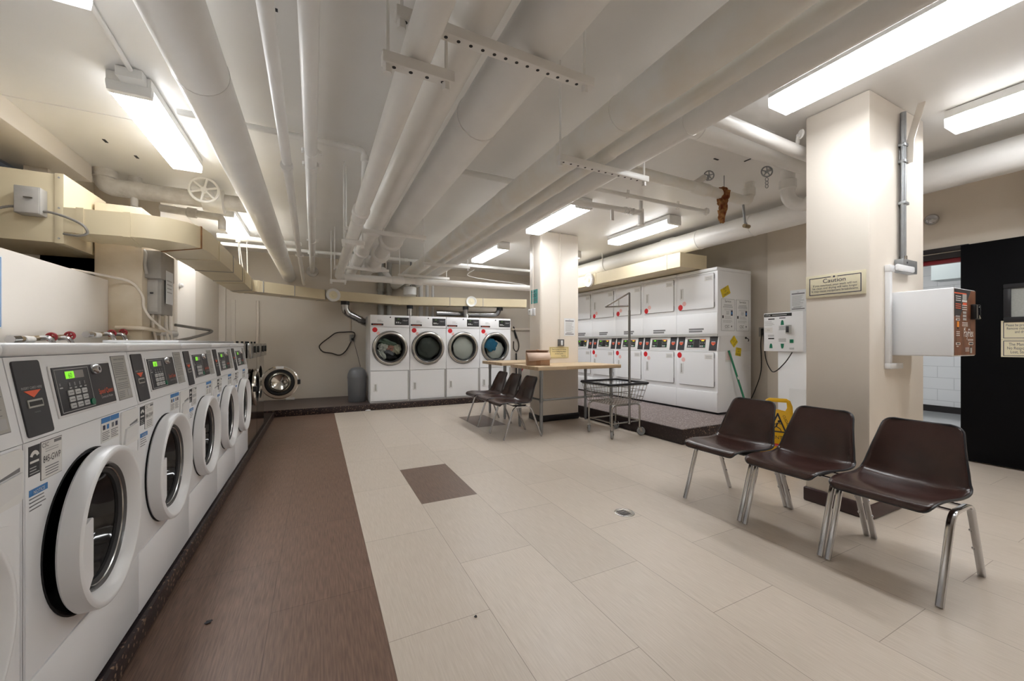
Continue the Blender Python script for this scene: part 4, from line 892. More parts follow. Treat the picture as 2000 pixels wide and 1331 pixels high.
# ------------------------------------------------------------------ shell chairs (local: sitter looks along -y)
def interp(tab, t):
    for (a, *x), (b, *y) in zip(tab, tab[1:]):
        if t <= b:
            f = (t-a)/(b-a); f = f*f*(3-2*f) if False else f
            return [p+(q-p)*f for p, q in zip(x, y)]
    return list(tab[-1][1:])
def make_chair(label, group):
    t = thing('shell_chair', label, 'chair', (0, 0, 0), 0, group)
    ctrl = [(-.295, .420), (-.285, .440), (-.255, .449), (-.19, .450), (-.10, .438), (0, .424), (.07, .420), (.125, .430), (.162, .462), (.182, .52), (.20, .59), (.227, .665), (.258, .738), (.264, .756)]
    prof = spline([(0, a, b) for a, b in ctrl], 5); n = len(prof)
    L = [0.]
    for a, b in zip(prof, prof[1:]): L.append(L[-1]+(b-a).length)
    T = L[-1]
    wtab = [(0, .197), (.12, .207), (.35, .219), (.5, .222), (.58, .218), (.7, .202), (.85, .178), (1., .158)]
    curl = [(0, .004), (.15, .012), (.35, .022), (.52, .034), (.62, .045), (.8, .03), (1., .018)]
    nu = 22; vs = []; fs = []
    for i, p in enumerate(prof):
        s_ = L[i]/T; w = interp(wtab, s_)[0]; c = interp(curl, s_)[0]
        for e, rc in ((L[i], .04), (T-L[i], .045)):
            if e < rc: w -= rc-math.sqrt(max(0, rc*rc-(rc-e)**2))
        a = prof[max(0, i-1)]; b = prof[min(n-1, i+1)]; tg = (b-a).normalized(); nm = V((0, -tg.z, tg.y))
        if nm.z < 0 and s_ < .5: nm = -nm
        for j in range(nu+1):
            u = -1+2*j/nu; k = abs(u)**2.6
            vs.append(V((u*w, p.y, p.z))+nm*(c*k))
    for i in range(n-1):
        for j in range(nu): fs.append((i*(nu+1)+j, i*(nu+1)+j+1, (i+1)*(nu+1)+j+1, (i+1)*(nu+1)+j))
    mb = MB(); mb.add(vs, fs, 'brown_shell')
    sh = mb.build('seat_shell', t, smooth=60); md = sh.modifiers.new('thickness', 'SOLIDIFY'); md.thickness = .007; md.offset = -1
    W_ = nu+1
    loop = [vs[j] for j in range(W_)]+[vs[i*W_+nu] for i in range(1, n)]+[vs[(n-1)*W_+j] for j in range(nu-1, -1, -1)]+[vs[i*W_] for i in range(n-2, 0, -1)]
    lp = [loop[0]]
    for p in loop[1:]:
        if (p-lp[-1]).length > .004: lp.append(p)
    mb = MB(); mb.tube(lp, .0062, 'black_trim', 8, closed=True); mb.build('rolled_edge', t)
    bar = [(-.0085, -.015), (.0085, -.015), (.0085, .015), (-.0085, .015)]
    for sx in (-1, 1):
        x = sx*.217
        path = fillet([(x, -.268, .004), (x, -.125, .402), (x, .105, .402), (x, .268, .004)], .055, 8)
        mb = MB(); mb.tube(path, .01, 'chrome', shape=[(-.008, -.0115), (-.0055, -.014), (.0055, -.014), (.008, -.0115), (.008, .0115), (.0055, .014), (-.0055, .014), (-.008, .0115)], up=(0, -1, 0))
        lf = mb.build('leg_frame', t, smooth=50)
        for y, z in ((.165, .255), (.205, .155)): mb = MB(); mb.cyl((x-sx*.010, y, z), (x-sx*.019, y, z), .010, 'chrome', 12, r2=.006); mb.build('glide_button', lf)
    for y in (-.07, .06):
        mb = MB(); mb.cyl((-.215, y, .398), (.215, y, .398), .007, 'chrome', 10); mb.build('crossbar', t)
    mb = MB()
    for x in (-.12, .12): mb = MB(); mb.box((x-.02, -.1, .400), (x+.02, .09, .413), 'black_trim', .004); mb.build('mounting_pad', t)
    return t
G1 = 'three ganged shell chairs by the cream pillar'; G2 = 'three ganged shell chairs by the folding tables'
c0 = make_chair('largest brown shell chair, in front of the cream pillar and black door', G1)
c0.location = (2.79, .937, 0); c0.rotation_euler.z = -PI/2
dup(c0, 'brown shell chair in the middle of the row by the cream pillar', (2.797, 1.41, 0))
dup(c0, 'brown shell chair beside the yellow floor sign', (2.805, 1.885, 0))
dup(c0, 'brown shell chair at the table row end towards the wire cart', (2.31, 4.545, 0), group=G2)
dup(c0, 'brown shell chair in the middle of the row at the tables', (2.32, 5.01, 0), group=G2)
dup(c0, 'brown shell chair at the table row end towards the round dryers', (2.33, 5.475, 0), group=G2)
# ------------------------------------------------------------------ tables
def make_table(label):
    t = thing('folding_table', label, 'table', (0, 0, 0), 0, 'butcher block laundry tables')
    mb = MB(); mb.box((-.685, -.40, .85), (.685, .40, .897), 'wood', .004); mb.build('table_top', t)
    for x in (-.585, .585):
        for y in (-.30, .30):
            mb = MB(); mb.cyl((x, y, .03), (x, y, .85), .0225, 'galv', 18); mb.cyl((x, y, .0), (x, y, .05), .017, 'galv', 14); mb.cyl((x, y, .76), (x, y, .85), .026, 'galv', 18); mb.build('leg', t)
    for lo, hi in (((-.585, -.30, .455), (.585, -.30, .455)), ((-.585, -.30, .455), (-.585, .30, .455)), ((.585, -.30, .455), (.585, .30, .455))):
        mb = MB(); mb.cyl(lo, hi, .014, 'galv', 12)
        for p in (lo, hi): mb.cyl((p[0], p[1], .43), (p[0], p[1], .48), .027, 'galv', 14)
        mb.build('stretcher', t)
    return t
t1 = make_table('wood topped folding table with the cardboard box, in front of the pillar'); t1.location = (3.205, 4.705, 0)
dup(t1, 'wood topped folding table behind the pillar, near the round dryers', (3.24, 5.885, 0))
# cardboard box
t = thing('cardboard_box', 'open cardboard box with taped flaps on the wood table', 'box', (2.73, 4.69, .898), R(-24))
mb = MB(); w, d, h = .155, .115, .175
for lo, hi in (((-w, -d, 0), (w, d, .004)), ((-w, -d, 0), (-w+.004, d, h)), ((w-.004, -d, 0), (w, d, h)), ((-w, -d, 0), (w, -d+.004, h)), ((-w, d-.004, 0), (w, d, h))): mb.box(lo, hi, 'cardboard')
mb.box((-.03, -d-.001, 0), (.03, -d, .07), 'tape'); mb.build('carton', t)
mb = MB(); mb.add([(-w, -d, h), (w, -d, h), (w+.01, -d-.05, h-.092), (w*.3, -d-.055, h-.098), (-w*.5, -d-.06, h-.108), (-w+.02, -d-.06, h-.112)], [(0, 1, 2, 3, 4, 5)], 'cardboard_in'); f = mb.build('flap', t); f.modifiers.new('thickness', 'SOLIDIFY').thickness = .004
mb = MB(); mb.add([(-w, d, h), (w, d, h), (w+.005, -d*.1, h+.03), (-w-.005, -d*.1, h+.03)], [(0, 1, 2, 3)], 'cardboard_in'); f = mb.build('flap', t); f.modifiers.new('thickness', 'SOLIDIFY').thickness = .004
mb = MB(); lump(mb, (.0, .0, h+.03), (.03, .02, .012), 5, 'tape', .6, 2., 2); mb.build('torn_tape', t)
# ------------------------------------------------------------------ wire laundry cart
t = thing('laundry_cart', 'wire laundry cart with tall hanging pole and black bumper rim', 'laundry cart', (3.52, 4.035, 0), R(1))
hx, hy = .235, .225
mb = MB(); rim = [(-.32, -.30, .685), (.32, -.30, .685), (.32, .30, .685), (-.32, .30, .685)]
path = fillet(rim+[rim[0]], .0); mb.tube([(-.30, -.30, .685), (.30, -.30, .685), (.32, -.28, .685), (.32, .28, .685), (.30, .30, .685), (-.30, .30, .685), (-.32, .28, .685), (-.32, -.28, .685)], .016, 'black_trim', 10, closed=True); mb.build('bumper_rim', t)
def bk(u, v, z):
    f = (z-.43)/(.685-.43); sx = .25+.06*f; sy = .235+.055*f
    return (u*sx, v*sy, z-.02*0)
mb = MB()
for i in range(11):
    u = -1+2*i/10
    for v in (-1, 1): mb.tube([bk(u, v, .675), bk(u, v, .43)], .0028, 'wire', 5)
    mb.tube([bk(u, -1, .43), bk(u, 1, .43)], .0028, 'wire', 5)
for i in range(11):
    v = -1+2*i/10
    for u in (-1, 1): mb.tube([bk(u, v, .675), bk(u, v, .43)], .0028, 'wire', 5)
    mb.tube([bk(-1, v, .428), bk(1, v, .428)], .0028, 'wire', 5)
for z in (.43, .51, .59, .66): mb.tube([bk(-1, -1, z), bk(1, -1, z), bk(1, 1, z), bk(-1, 1, z)], .0038, 'wire', 6, closed=True)
mb.build('wire_basket', t)
mb = MB()
for y in (-hy, hy): mb = MB(); mb.tube(fillet([(-hx, y, .10), (-hx, y, .415), (hx, y, .415), (hx, y, .10)], .06), .0125, 'wire', 12); mb.build('leg_frame', t)
for a, b in (((-hx, -hy, .19), (hx, -hy, .19)), ((-hx, hy, .19), (hx, hy, .19)), ((-hx, -hy, .2), (-hx, hy, .2)), ((hx, -hy, .2), (hx, hy, .2))): mb = MB(); mb.cyl(a, b, .009, 'wire', 10); mb.build('rail', t)
mb = MB(); mb.cyl((.04, -hy-.016, .17), (.04, -hy-.016, 1.62), .016, 'pole', 14); mb.cyl((.04, -hy-.016, 1.60), (.04, -hy-.016, 1.845), .0125, 'pole', 14); mb.build('hanging_pole', t); pl = kid(t, 'hanging_pole')[0]
mb = MB(); mb.tube(fillet([(.04, -hy-.016, 1.845), (.03, .21, 1.70), (.04, -hy-.016, 1.68)], .02), .0105, 'pole', 10); mb.build('hanger_bar', pl)
for i, (x, y, a) in enumerate(((-hx, -hy, 40), (hx, -hy, -20), (hx, hy, 15), (-hx, hy, 60))):
    mb = MB(); Q = Matrix.Translation((x, y, 0)) @ Matrix.Rotation(R(a), 4, 'Z')
    mb.lathe([(.012, -.014), (.046, -.016), (.054, -.008), (.055, 0), (.054, .008), (.046, .016), (.012, .014)], 'wheel', Q @ Matrix.Translation((.018, 0, .055)) @ Matrix.Rotation(R(90), 4, 'X'), 28)
    cs = mb.build('caster', t)
    mb = MB()
    for s in (-1, 1): mb.add([Q @ V(p) for p in ((-.02, s*.021, .105), (.022, s*.021, .105), (.03, s*.021, .05), (.008, s*.021, .045), (-.02, s*.017, .105), (.022, s*.017, .105), (.03, s*.017, .05), (.008, s*.017, .045))], [(0, 1, 2, 3), (7, 6, 5, 4), (0, 4, 5, 1), (1, 5, 6, 2), (2, 6, 7, 3), (3, 7, 4, 0)], 'wire')
    mb.box((-.022, -.021, .103), (.024, .021, .109), 'wire', X=Q); mb.cyl(Q @ V((.018, -.024, .055)), Q @ V((.018, .024, .055)), .008, 'wire', 10); mb.cyl(Q @ V((0, 0, .105)), Q @ V((0, 0, .125)), .014, 'wire', 12)
    mb.build('fork', cs)
# ------------------------------------------------------------------ dome bin
t = thing('dome_bin', 'grey dome topped litter bin beside the first round-door dryer', 'bin', (.665, 7.86, .1115))
mb = MB(); mb.lathe([(0, 0), (.15, 0), (.158, .01), (.168, .44), (0, .44)], 'bin', None, 40); mb.build('body', t)
mb = MB(); mb.lathe([(.172, .435), (.174, .455), (.172, .47), (.165, .52), (.14, .585), (.095, .625), (.045, .64), (0, .643)], 'bin', None, 40); mb.build('dome_lid', t)
# ------------------------------------------------------------------ wet floor sign
t = thing('wet_floor_sign', 'yellow folding wet floor caution sign behind the chairs', 'safety sign', (4.045, 2.268, 0), R(-62))
for s, nm in ((-1, 'front_panel'), (1, 'rear_panel')):
    tl = R(13); C = frame((0, s*.155, 0), tl) if s < 0 else frame((0, .155, 0), -tl)
    out = [(-.155, 0), (-.135, .0), (-.125, .02), (.125, .02), (.135, 0), (.155, 0), (.118, .60), (.10, .655), (.07, .675), (-.07, .675), (-.10, .655), (-.118, .60)]
    mb = MB()
    # sheet with a trapezoid hand hole
    ho = [(-.075, .585), (-.06, .548), (.0, .56), (.06, .548), (.075, .585), (.07, .64), (-.07, .64)]
    bm = bmesh.new()
    vo = [bm.verts.new((x, y, 0)) for x, y in out]; vh = [bm.verts.new((x, y, 0)) for x, y in ho]
    ed = [bm.edges.new((a[i], a[(i+1) % len(a)])) for a in (vo, vh) for i in range(len(a))]
    bmesh.ops.triangle_fill(bm, use_beauty=True, use_dissolve=False, edges=ed)
    mb.bmesh(bm, 'sign_safety', C)
    o = mb.build(nm, t); md = o.modifiers.new('thickness', 'SOLIDIFY'); md.thickness = .012; md.offset = 0
    mb = MB(); n = .0075
    K = C if s < 0 else C @ Matrix.Rotation(PI, 4, 'Y')
    def tri(mb, pts, w, k):
        q = pts+[pts[0]]
        for (ax, ay), (bx, by) in zip(q, q[1:]):
            d_ = V((bx-ax, by-ay)).normalized(); p = V((-d_.y, d_.x))*w; e = d_*w
            mb.prism([(ax-p.x-e.x, ay-p.y-e.y), (bx-p.x+e.x, by-p.y+e.y), (bx+p.x+e.x, by+p.y+e.y), (ax+p.x-e.x, ay+p.y-e.y)], n, n+.001, k, K)
    tri(mb, [(-.065, .355), (.065, .355), (.0, .525)], .0065, 'ink')
    K0 = K; K = K @ Matrix.Translation((0, .075, 0)); mb.prism([(.012+.013*math.cos(i*PI/6), .378+.013*math.sin(i*PI/6)) for i in range(12)], n, n+.001, 'ink', K)
    for a, b, w in (((.0, .365), (-.012, .325), .011), ((-.012, .328), (.02, .31), .007), ((.02, .31), (.03, .287), .006), ((-.012, .328), (-.035, .305), .007), ((-.035, .305), (-.03, .285), .006), ((.0, .36), (.03, .355), .005), ((.0, .36), (-.028, .345), .005)):
        a, b = V(a), V(b); d_ = (b-a).normalized(); p = V((-d_.y, d_.x))*w*.6
        mb.prism([tuple(a-p), tuple(b-p), tuple(b+p), tuple(a+p)], n, n+.0012, 'ink', K)
    K = K0; mb.text(K, 0, .285, .045, 'ATTENTION', 'ink', n+.001, sx=.95)
    for txt, ang, px, py in (('CAUTION', 69, -.07, .45), ('CUIDADO', -69, .07, .45)):
        K2 = K @ Matrix.Translation((px, py, 0)) @ Matrix.Rotation(R(ang), 4, 'Z'); mb.text(K2, 0, -.008, .03, txt, 'ink', n+.001)
    mb.prism(rrect(-.032, .215, .032, .24, .005), n, n+.001, 'red', K); mb.text(K, 0, .222, .012, 'Rubbermaid', 'label_white', n+.0016)
    mb.build('lettering', o)
# ------------------------------------------------------------------ card value machine, payment machine
t = thing('card_value_machine', 'white card value machine with green diagrams beside the pillar edge', 'vending machine', (5.42, 3.02, 0), -PI/2)
F = frame((0, 0, 0))
mb = MB(); mb.box((-.04, .04, 0), (.30, .18, 1.10), 'white', .004); mb.box((.10, .035, 0), (.29, .04, .62), 'paper'); mb.build('pedestal', t)
mb = MB(); mb.box((-.20, 0, 1.095), (.28, .22, 1.605), 'white', .006); mb.build('casing', t); c = kid(t, 'casing')[0]
mb = MB(); mb.rect(F, -.192, 1.552, .15, 1.592, 'black', 0, .0015); mb.text(F, -.18, 1.558, .034, 'VTM', 'label_white', .0022, 'LEFT'); mb.lines(F, -.09, 1.562, .10, 1.582, 1, 'ink_light', .0022, .5, 2, .05)
for u0, v0, u1, v1 in ((-.14, 1.515, -.06, 1.53), (.0, 1.525, .075, 1.535), (-.14, 1.255, -.065, 1.272)): mb.rect(F, u0, v0, u1, v1, 'black', 0, .0015)
for u, v, k in ((.037, 1.47, 1), (-.105, 1.165, 1), (.037, 1.165, -1)):
    mb.prism([(u-.02, v-.03*k), (u+.02, v-.03*k), (u+.016, v+.012*k), (u+.008, v+.032*k), (u-.008, v+.032*k), (u-.016, v+.012*k)][::k], 0, .0015, 'green', F)
mb.lines(F, -.01, 1.37, .085, 1.43, 6, 'ink_grey', .0015, .35, 3, .2, 'C'); mb.lines(F, -.01, 1.22, .085, 1.265, 4, 'ink_grey', .0015, .35, 4, .2, 'C'); mb.lines(F, -.15, 1.285, -.06, 1.315, 2, 'ink_grey', .0015, .35, 5, .2, 'C')
mb.lines(F, -.185, 1.43, -.06, 1.50, 6, 'ink_light', .0015, .3, 6); mb.rect(F, -.19, 1.345, -.085, 1.41, 'label_white', 0, .0018); mb.text(F, -.137, 1.37, .02, 'CSC', 'ink_grey', .0024)
mb.lines(F, .12, 1.12, .18, 1.145, 3, 'ink_grey', .0015, .35, 7, .2, 'C'); mb.build('faceplate', c)
mb = MB(); mb.box((.10, -.05, 1.325), (.15, 0, 1.435), 'plastic_grey', .006); mb.box((.108, -.056, 1.34), (.142, -.05, 1.42), 'panel_dark', .003); mb.build('bill_slot', c)
mb = MB(); mb.box((.13, -.012, 1.205), (.172, 0, 1.25), 'green', .004); mb.build('card_slot', c)
mb = MB(); mb.tube(spline([(5.41, 2.86, 1.085), (5.42, 2.95, .95), (5.50, 3.12, .82), (5.7, 3.3, .84), (5.85, 3.45, 1.0), (5.935, 3.53, 1.34)], 10), .0065, 'cable', 8); mb.box((5.92, 3.515, 1.325), (5.945, 3.55, 1.36), 'cable', .005); solo(mb, 'power_cord', 'black cord looping from the card machine to the wall outlet', 'cord')
mb = MB(); mb.tube(spline([(5.935, 3.545, 1.39), (5.92, 3.56, 1.2), (5.91, 3.55, .8), (5.88, 3.62, .5), (5.86, 3.7, .3)], 8), .0065, 'cable', 8); mb.box((5.92, 3.53, 1.385), (5.945, 3.56, 1.42), 'cable', .005); solo(mb, 'power_cord', 'black cord hanging straight down from the wall outlet', 'cord')
t = thing('wall_outlet', 'grey metal double outlet on the wall by the stacked dryers', 'outlet', (5.949, 3.54, 1.37), -PI/2); F = frame((0, 0, 0)); mb = MB(); mb.rect(F, -.06, -.07, .06, .07, 'box_grey', 0, .012, .003); mb.build('plate', t); mb = MB(); mb.rect(F, -.03, -.05, .03, .05, 'ink', .012, .014); mb.build('socket', t)
def notice(mb, F, n, w=.2, h=.27):
    mb.rect(F, -w*.4, h*.33, w*.4, h*.39, 'ink_grey', n, n+.0006); mb.text(F, 0, h*.42, .014, 'CSC', 'ink', n+.0006); mb.lines(F, -w*.38, -h*.25, w*.38, h*.28, 12, 'ink_light', n+.0006, .4, 3, .35)
    mb.rect(F, -w*.4, -h*.43, w*.4, -h*.38, 'ink_grey', n, n+.0006); mb.lines(F, -w*.3, -h*.36, w*.3, -h*.28, 2, 'ink_grey', n+.0006, .4, 8, .2)
board('paper_notice', 'white printed notice above the card value machine', 'notice', (5.855, 3.02, 1.78), .20, .30, -PI/2, notice, 'paper', .0015)
board('paper_notice', 'white printed notice taped on the table pillar', 'notice', (3.556, 5.108, 1.455), .205, .275, 0, notice, 'paper', .0015)
# payment machine fixed on the pillar's near face
t = thing('payment_machine', 'white payment box with wood-look front on the cream pillar', 'vending machine', (3.808, .97, 1.115))
F = frame((0, 0, 0)); w = .191
mb = MB(); mb.box((-w, 0, 0), (w, .30, .443), 'white', .008, 3); mb.box((-w+.01, .30, .01), (w-.01, .314, .433), 'plastic_grey', .002); mb.build('casing', t)
mb = MB(); mb.rect(F, -w+.008, .008, w-.006, .437, 'pay_wood', 0, .0015); mb.rect(F, -w+.008, .265, -.02, .437, 'panel_dark', .0012, .0018) if False else None
mb.prism([(-w+.008, .437), (-w+.008, .26), (-.10, .25), (-.02, .33), (.06, .39), (.10, .437)], .0012, .0019, 'panel_dark', F); mb.rect(F, -w+.008, .405, .02, .412, 'orange', .0019, .0024)
mb.text(F, .055, .128, .078, 'PayFlex', 'label_white', .0028, sx=.72); mb.text(F, -.01, .172, .026, '***', 'label_white', .0028)
mb.lines(F, -.165, .355, -.075, .395, 3, 'label_white', .0026, .35, 3, .2, 'C'); mb.lines(F, -.165, .305, -.075, .345, 3, 'orange', .0026, .35, 4, .1, 'C'); mb.lines(F, -.06, .30, .03, .34, 3, 'label_white', .0026, .35, 5, .1, 'C')
mb.rect(F, -.05, .37, .02, .405, 'plastic_grey', .0019, .003); mb.rect(F, -.055, .355, .025, .368, 'label_white', .0019, .003); mb.rect(F, -.045, .335, .02, .35, 'orange', .0019, .003)
for i in range(3):
    for j in range(3): mb.rect(F, -.04+.02*i, .235+.022*j, -.026+.02*i, .25+.022*j, 'ink_light', .0019, .003)
mb.lines(F, -.06, .195, .045, .225, 3, 'label_white', .0026, .35, 6, .1, 'C'); mb.lines(F, -.165, .25, -.095, .265, 2, 'label_white', .0026, .4, 7, .1, 'C')
mb.rect(F, -.16, .232, -.095, .245, 'label_white', .0019, .003); mb.rect(F, -.148, .235, -.1, .241, 'black', .003, .0036); mb.rect(F, -.14, .19, -.11, .226, 'orange2', .0019, .003); mb.prism([(-.14, .19), (-.11, .19), (-.125, .175)], .0019, .003, 'black', F)
mb.lines(F, -.155, .13, -.095, .165, 3, 'label_white', .0026, .35, 8, .1, 'C'); mb.rect(F, -.16, .075, -.09, .09, 'label_white', .0019, .003); mb.rect(F, -.148, .078, -.1, .087, 'black', .003, .0036); mb.lines(F, -.15, .06, -.1, .07, 1, 'label_white', .0026, .4, 2)
mb.rect(F, .06, .075, .135, .092, 'label_white', .0019, .003); mb.rect(F, .068, .078, .128, .089, 'black', .003, .0036); mb.lines(F, .04, .1, .14, .115, 2, 'label_white', .0026, .35, 9, .1, 'C'); mb.rect(F, .085, .02, .115, .055, 'plastic_grey', .0019, .003); mb.prism([(.085, .055), (.115, .055), (.1, .07)], .0019, .003, 'black', F); mb.lines(F, .0, .03, .07, .06, 4, 'label_white', .0026, .35, 10, .2)
mb.build('printed_front', t)
mb = MB(); mb.box((.095, -.024, .245), (.187, 0, .345), 'black', .004); mb.box((.100, -.027, .25), (.182, -.024, .34), 'black_glass', .001); mb.rect(frame((0, -.027, 0)), .145, .325, .15, .33, 'label_white', 0, .002); mb.build('card_reader', t)
# conduit, box and raceway on the pillar
mb = MB(); mb.cyl((3.79, 1.266, 1.80), (3.79, 1.266, 2.87), .017, 'galv', 16); mb.cyl((3.765, 1.262, 1.80), (3.765, 1.262, 2.80), .010, 'galv', 10)
for z in (2.2, 2.5, 2.62): mb.box((3.755, 1.245, z), (3.83, 1.284, z+.022), 'galv', .003)
mb.tube([(3.81, 1.24, 2.50), (3.815, 1.235, 2.66), (3.86, 1.19, 2.92)], .013, 'column', shape=[(-.004, -.02), (.004, -.02), (.004, .02), (-.004, .02)]); mb.cyl((3.79, 1.266, 1.80), (3.79, 1.266, 1.83), .022, 'steel', 12)
solo(mb, 'conduit', 'shiny steel conduit pair running up the pillar above the payment box', 'conduit')
mb = MB(); mb.box((3.70, 1.235, 1.705), (3.93, 1.284, 1.80), 'galv', .004); mb.box((3.83, 1.23, 1.70), (3.94, 1.284, 1.805), 'galv', .004) if False else None; mb.cyl((3.76, 1.232, 1.775), (3.76, 1.236, 1.775), .007, 'ink', 8); solo(mb, 'junction_box', 'galvanised box at the foot of the pillar conduit', 'junction box')
mb = MB(); mb.box((3.553, 1.255, 1.02), (3.592, 1.284, 1.745), 'white', .005); mb.box((3.548, 1.25, 1.70), (3.62, 1.284, 1.748), 'white', .006); mb.box((3.60, 1.225, 1.71), (3.86, 1.245, 1.752), 'white', .008, 3); mb.box((3.548, 1.25, 1.02), (3.75, 1.284, 1.06), 'white', .006)
solo(mb, 'cable_raceway', 'white plastic cable raceway wrapped around the payment box', 'raceway')
def rule(mb, F, w, h, n, k='navy', t_=.005):
    for a, b, c, d_ in ((-w, -h, w, -h+t_), (-w, h-t_, w, h), (-w, -h, -w+t_, h), (w-t_, -h, w, h)): mb.rect(F, a, b, c, d_, k, n, n+.0006)
def caution(mb, F, n):
    rule(mb, F, .158, .064, n); mb.rect(F, -.02, .055, .02, .068, 'sign_cream', n, n+.0008); mb.prism([(-.008, .0615), (0, .0695), (.008, .0615), (0, .0535)], n, n+.0012, 'navy', F)
    mb.text(F, 0, .022, .042, 'Caution', 'navy', n+.001, sx=1.05)
    for i, s in enumerate(('If you overload, your wash will not', 'be clean and drying will take longer', 'It may cause equipment breakdowns.')): mb.text(F, 0, -.002-.0205*i, .0205, s, 'navy', n+.001, sx=.93)
board('caution_sign', 'cream Caution sign with navy border on the big pillar', 'sign', (3.343, 1.485, 1.622), .365, .165, -PI/2, caution, 'sign_cream', .008, bev=.002)
def prompt(mb, F, n):
    rule(mb, F, .165, .078, n, 'ink', .004)
    for v, u, s in ((.042, 0, 'Please be prompt with machines.'), (.008, 0, 'Remove clothing from washers'), (-.026, 0, 'and dryers quickly.'), (-.062, .08, 'Thank you.')): mb.text(F, u, v, .026, s, 'navy', n+.001, sx=.78)
board('request_sign', 'small yellow sign on the table pillar above the tabletop', 'sign', (3.36, 5.108, 1.058), .355, .175, 0, prompt, 'sign_yellow', .004)
def prompt2(mb, F, n):
    rule(mb, F, .309, .078, n)
    for v, u, s in ((.036, -.294, 'Please be prompt with machines.'), (.004, -.288, 'Remove clothing from washers'), (-.028, -.239, 'and dryers quickly.')): mb.text(F, u, v, .034, s, 'navy', n+.001, 'LEFT', sx=.60)
def lost(mb, F, n):
    rule(mb, F, .309, .072, n)
    for v, u, s in ((.026, -.275, 'The Management Takes'), (-.010, -.286, 'No Responsibility For'), (-.046, -.266, 'Lost, Stolen Articles.')): mb.text(F, u, v, .038, s, 'navy', n+.001, 'LEFT', sx=.66)
board('door_sign', 'upper cream sign on the black door, beginning Please', 'sign', (5.903, .945, 1.326), .645, .18, -PI/2, prompt2, 'sign_cream', .006)
board('door_sign', 'lower cream sign on the black door, beginning The Management', 'sign', (5.903, .945, 1.152), .645, .165, -PI/2, lost, 'sign_cream', .006)
def teal(mb, F, n):
    mb.lines(F, -.09, .065, .09, .085, 1, 'ink', n+.0006, .4, 2); mb.text(F, 0, -.005, .07, 'I DO', 'ink', n+.001); mb.lines(F, -.08, -.08, .08, -.03, 2, 'ink_grey', n+.0006, .3, 4, .2, 'C')
board('flyer', 'teal flyer on the side of the table pillar', 'poster', (3.028, 5.30, 1.93), .205, .215, -PI/2, teal, 'teal', .0015)
t = thing('thermostat', 'white thermostat below the teal flyer on the table pillar', 'thermostat', (3.028, 5.34, 1.69), -PI/2); F = frame((0, 0, 0))
mb = MB(); mb.rect(F, -.035, -.06, .075, .055, 'white', 0, .02, .004); mb.rect(F, -.08, -.045, .0, .05, 'white_matte', 0, .045, .006); mb.build('body', t); mb = MB(); mb.rect(F, -.05, .0, -.02, .03, 'plastic_grey', .045, .047); mb.build('display', t)
t = thing('light_switch', 'dark switch box with white toggle on the table pillar', 'switch', (3.386, 5.108, 1.21)); F = frame((0, 0, 0))
mb = MB(); mb.rect(F, -.052, -.052, .052, .052, 'rim_grey', 0, .03, .004); mb.build('box', t); mb = MB(); mb.rect(F, -.012, -.04, .022, .035, 'white', .03, .036, .003); mb.build('toggle', t)
mb = MB(); mb.cyl((3.375, 5.10, 1.265), (3.375, 5.10, 2.92), .008, 'column', 10); solo(mb, 'conduit', 'thin cream conduit running up the table pillar to the ceiling', 'conduit')
mb = MB(); mb.cyl((3.022, 5.335, 1.75), (3.022, 5.335, 2.92), .006, 'column', 8); solo(mb, 'conduit', 'thin conduit behind the teal flyer', 'conduit')
# emergency lamp head seen past the pillar
t = thing('emergency_light', 'small silver emergency lamp high by the doorway', 'emergency light', (5.948, 1.765, 2.53), -PI/2)
mb = MB(); mb.lathe([(0, .09), (.04, .085), (.055, .07), (.06, .04), (.03, .0)], 'chrome', frame((0, 0, 0)) @ Matrix.Rotation(R(25), 4, 'Y'), 20); mb.build('lamp_head', t); mb = MB(); mb.cyl((0, .0, 0), (0, -.02, 0), .035, 'white', 16); mb.build('base', t)
# ------------------------------------------------------------------ exhaust pipes, hoses on the back wall
GE = 'shiny exhaust pipes of the round-door dryers'
def exhaust(label, pts, r=.055):
    t = thing('exhaust_pipe', label, 'exhaust pipe', tuple(pts[0]), 0, GE); o = V(pts[0]); p = fillet([V(q)-o for q in pts], .09, 7) if len(pts) > 2 else [V(q)-o for q in pts]
    mb = MB(); mb.tube(p, r, 'foil', 20)
    for i in range(0, len(p), 4): mb.tube([p[i], p[i]+((p[min(i+1, len(p)-1)]-p[max(i-1, 0)]).normalized()*.012)], r*1.05, 'foil', 20)
    mb.build('tube', t)
    mb = MB(); mb.cyl(p[0]+V((0, 0, .0)), p[0]-V((0, 0, .07)), r*1.12, 'rubber', 20); mb.build('collar', t); return t
exhaust('silver exhaust pipe bending down to the first round-door dryer', [(.47, 8.12, 2.006), (.47, 8.12, 1.80), (.76, 8.24, 1.66), (.90, 8.40, 1.60)], .068)
exhaust('short silver exhaust pipe above the second round-door dryer', [(1.76, 8.42, 2.006), (1.76, 8.42, 1.60)], .058)
exhaust('short silver exhaust pipe above the third round-door dryer', [(2.90, 8.10, 2.006), (2.90, 8.12, 1.86), (2.93, 8.1, 1.725)], .058)
exhaust('silver exhaust pipe elbowing along above the fourth round-door dryer', [(3.66, 7.97, 2.006), (3.66, 8.1, 1.86), (3.2, 8.3, 1.86), (2.3, 8.3, 1.86)], .06)
mb = MB(); mb.tube(spline([(.66, 8.70, 1.30), (.69, 8.69, 1.36), (.66, 8.69, 1.43), (.5, 8.69, 1.43), (.33, 8.68, 1.41), (.2, 8.68, 1.31), (.07, 8.68, 1.20), (.03, 8.68, 1.12), (.10, 8.68, 1.03), (.25, 8.68, 1.0), (.4, 8.68, .96), (.52, 8.69, 1.05), (.62, 8.70, 1.24)], 7), .0115, 'hose', 10)
solo(mb, 'hose', 'dark looped hose hanging on the back wall above the bin', 'hose')
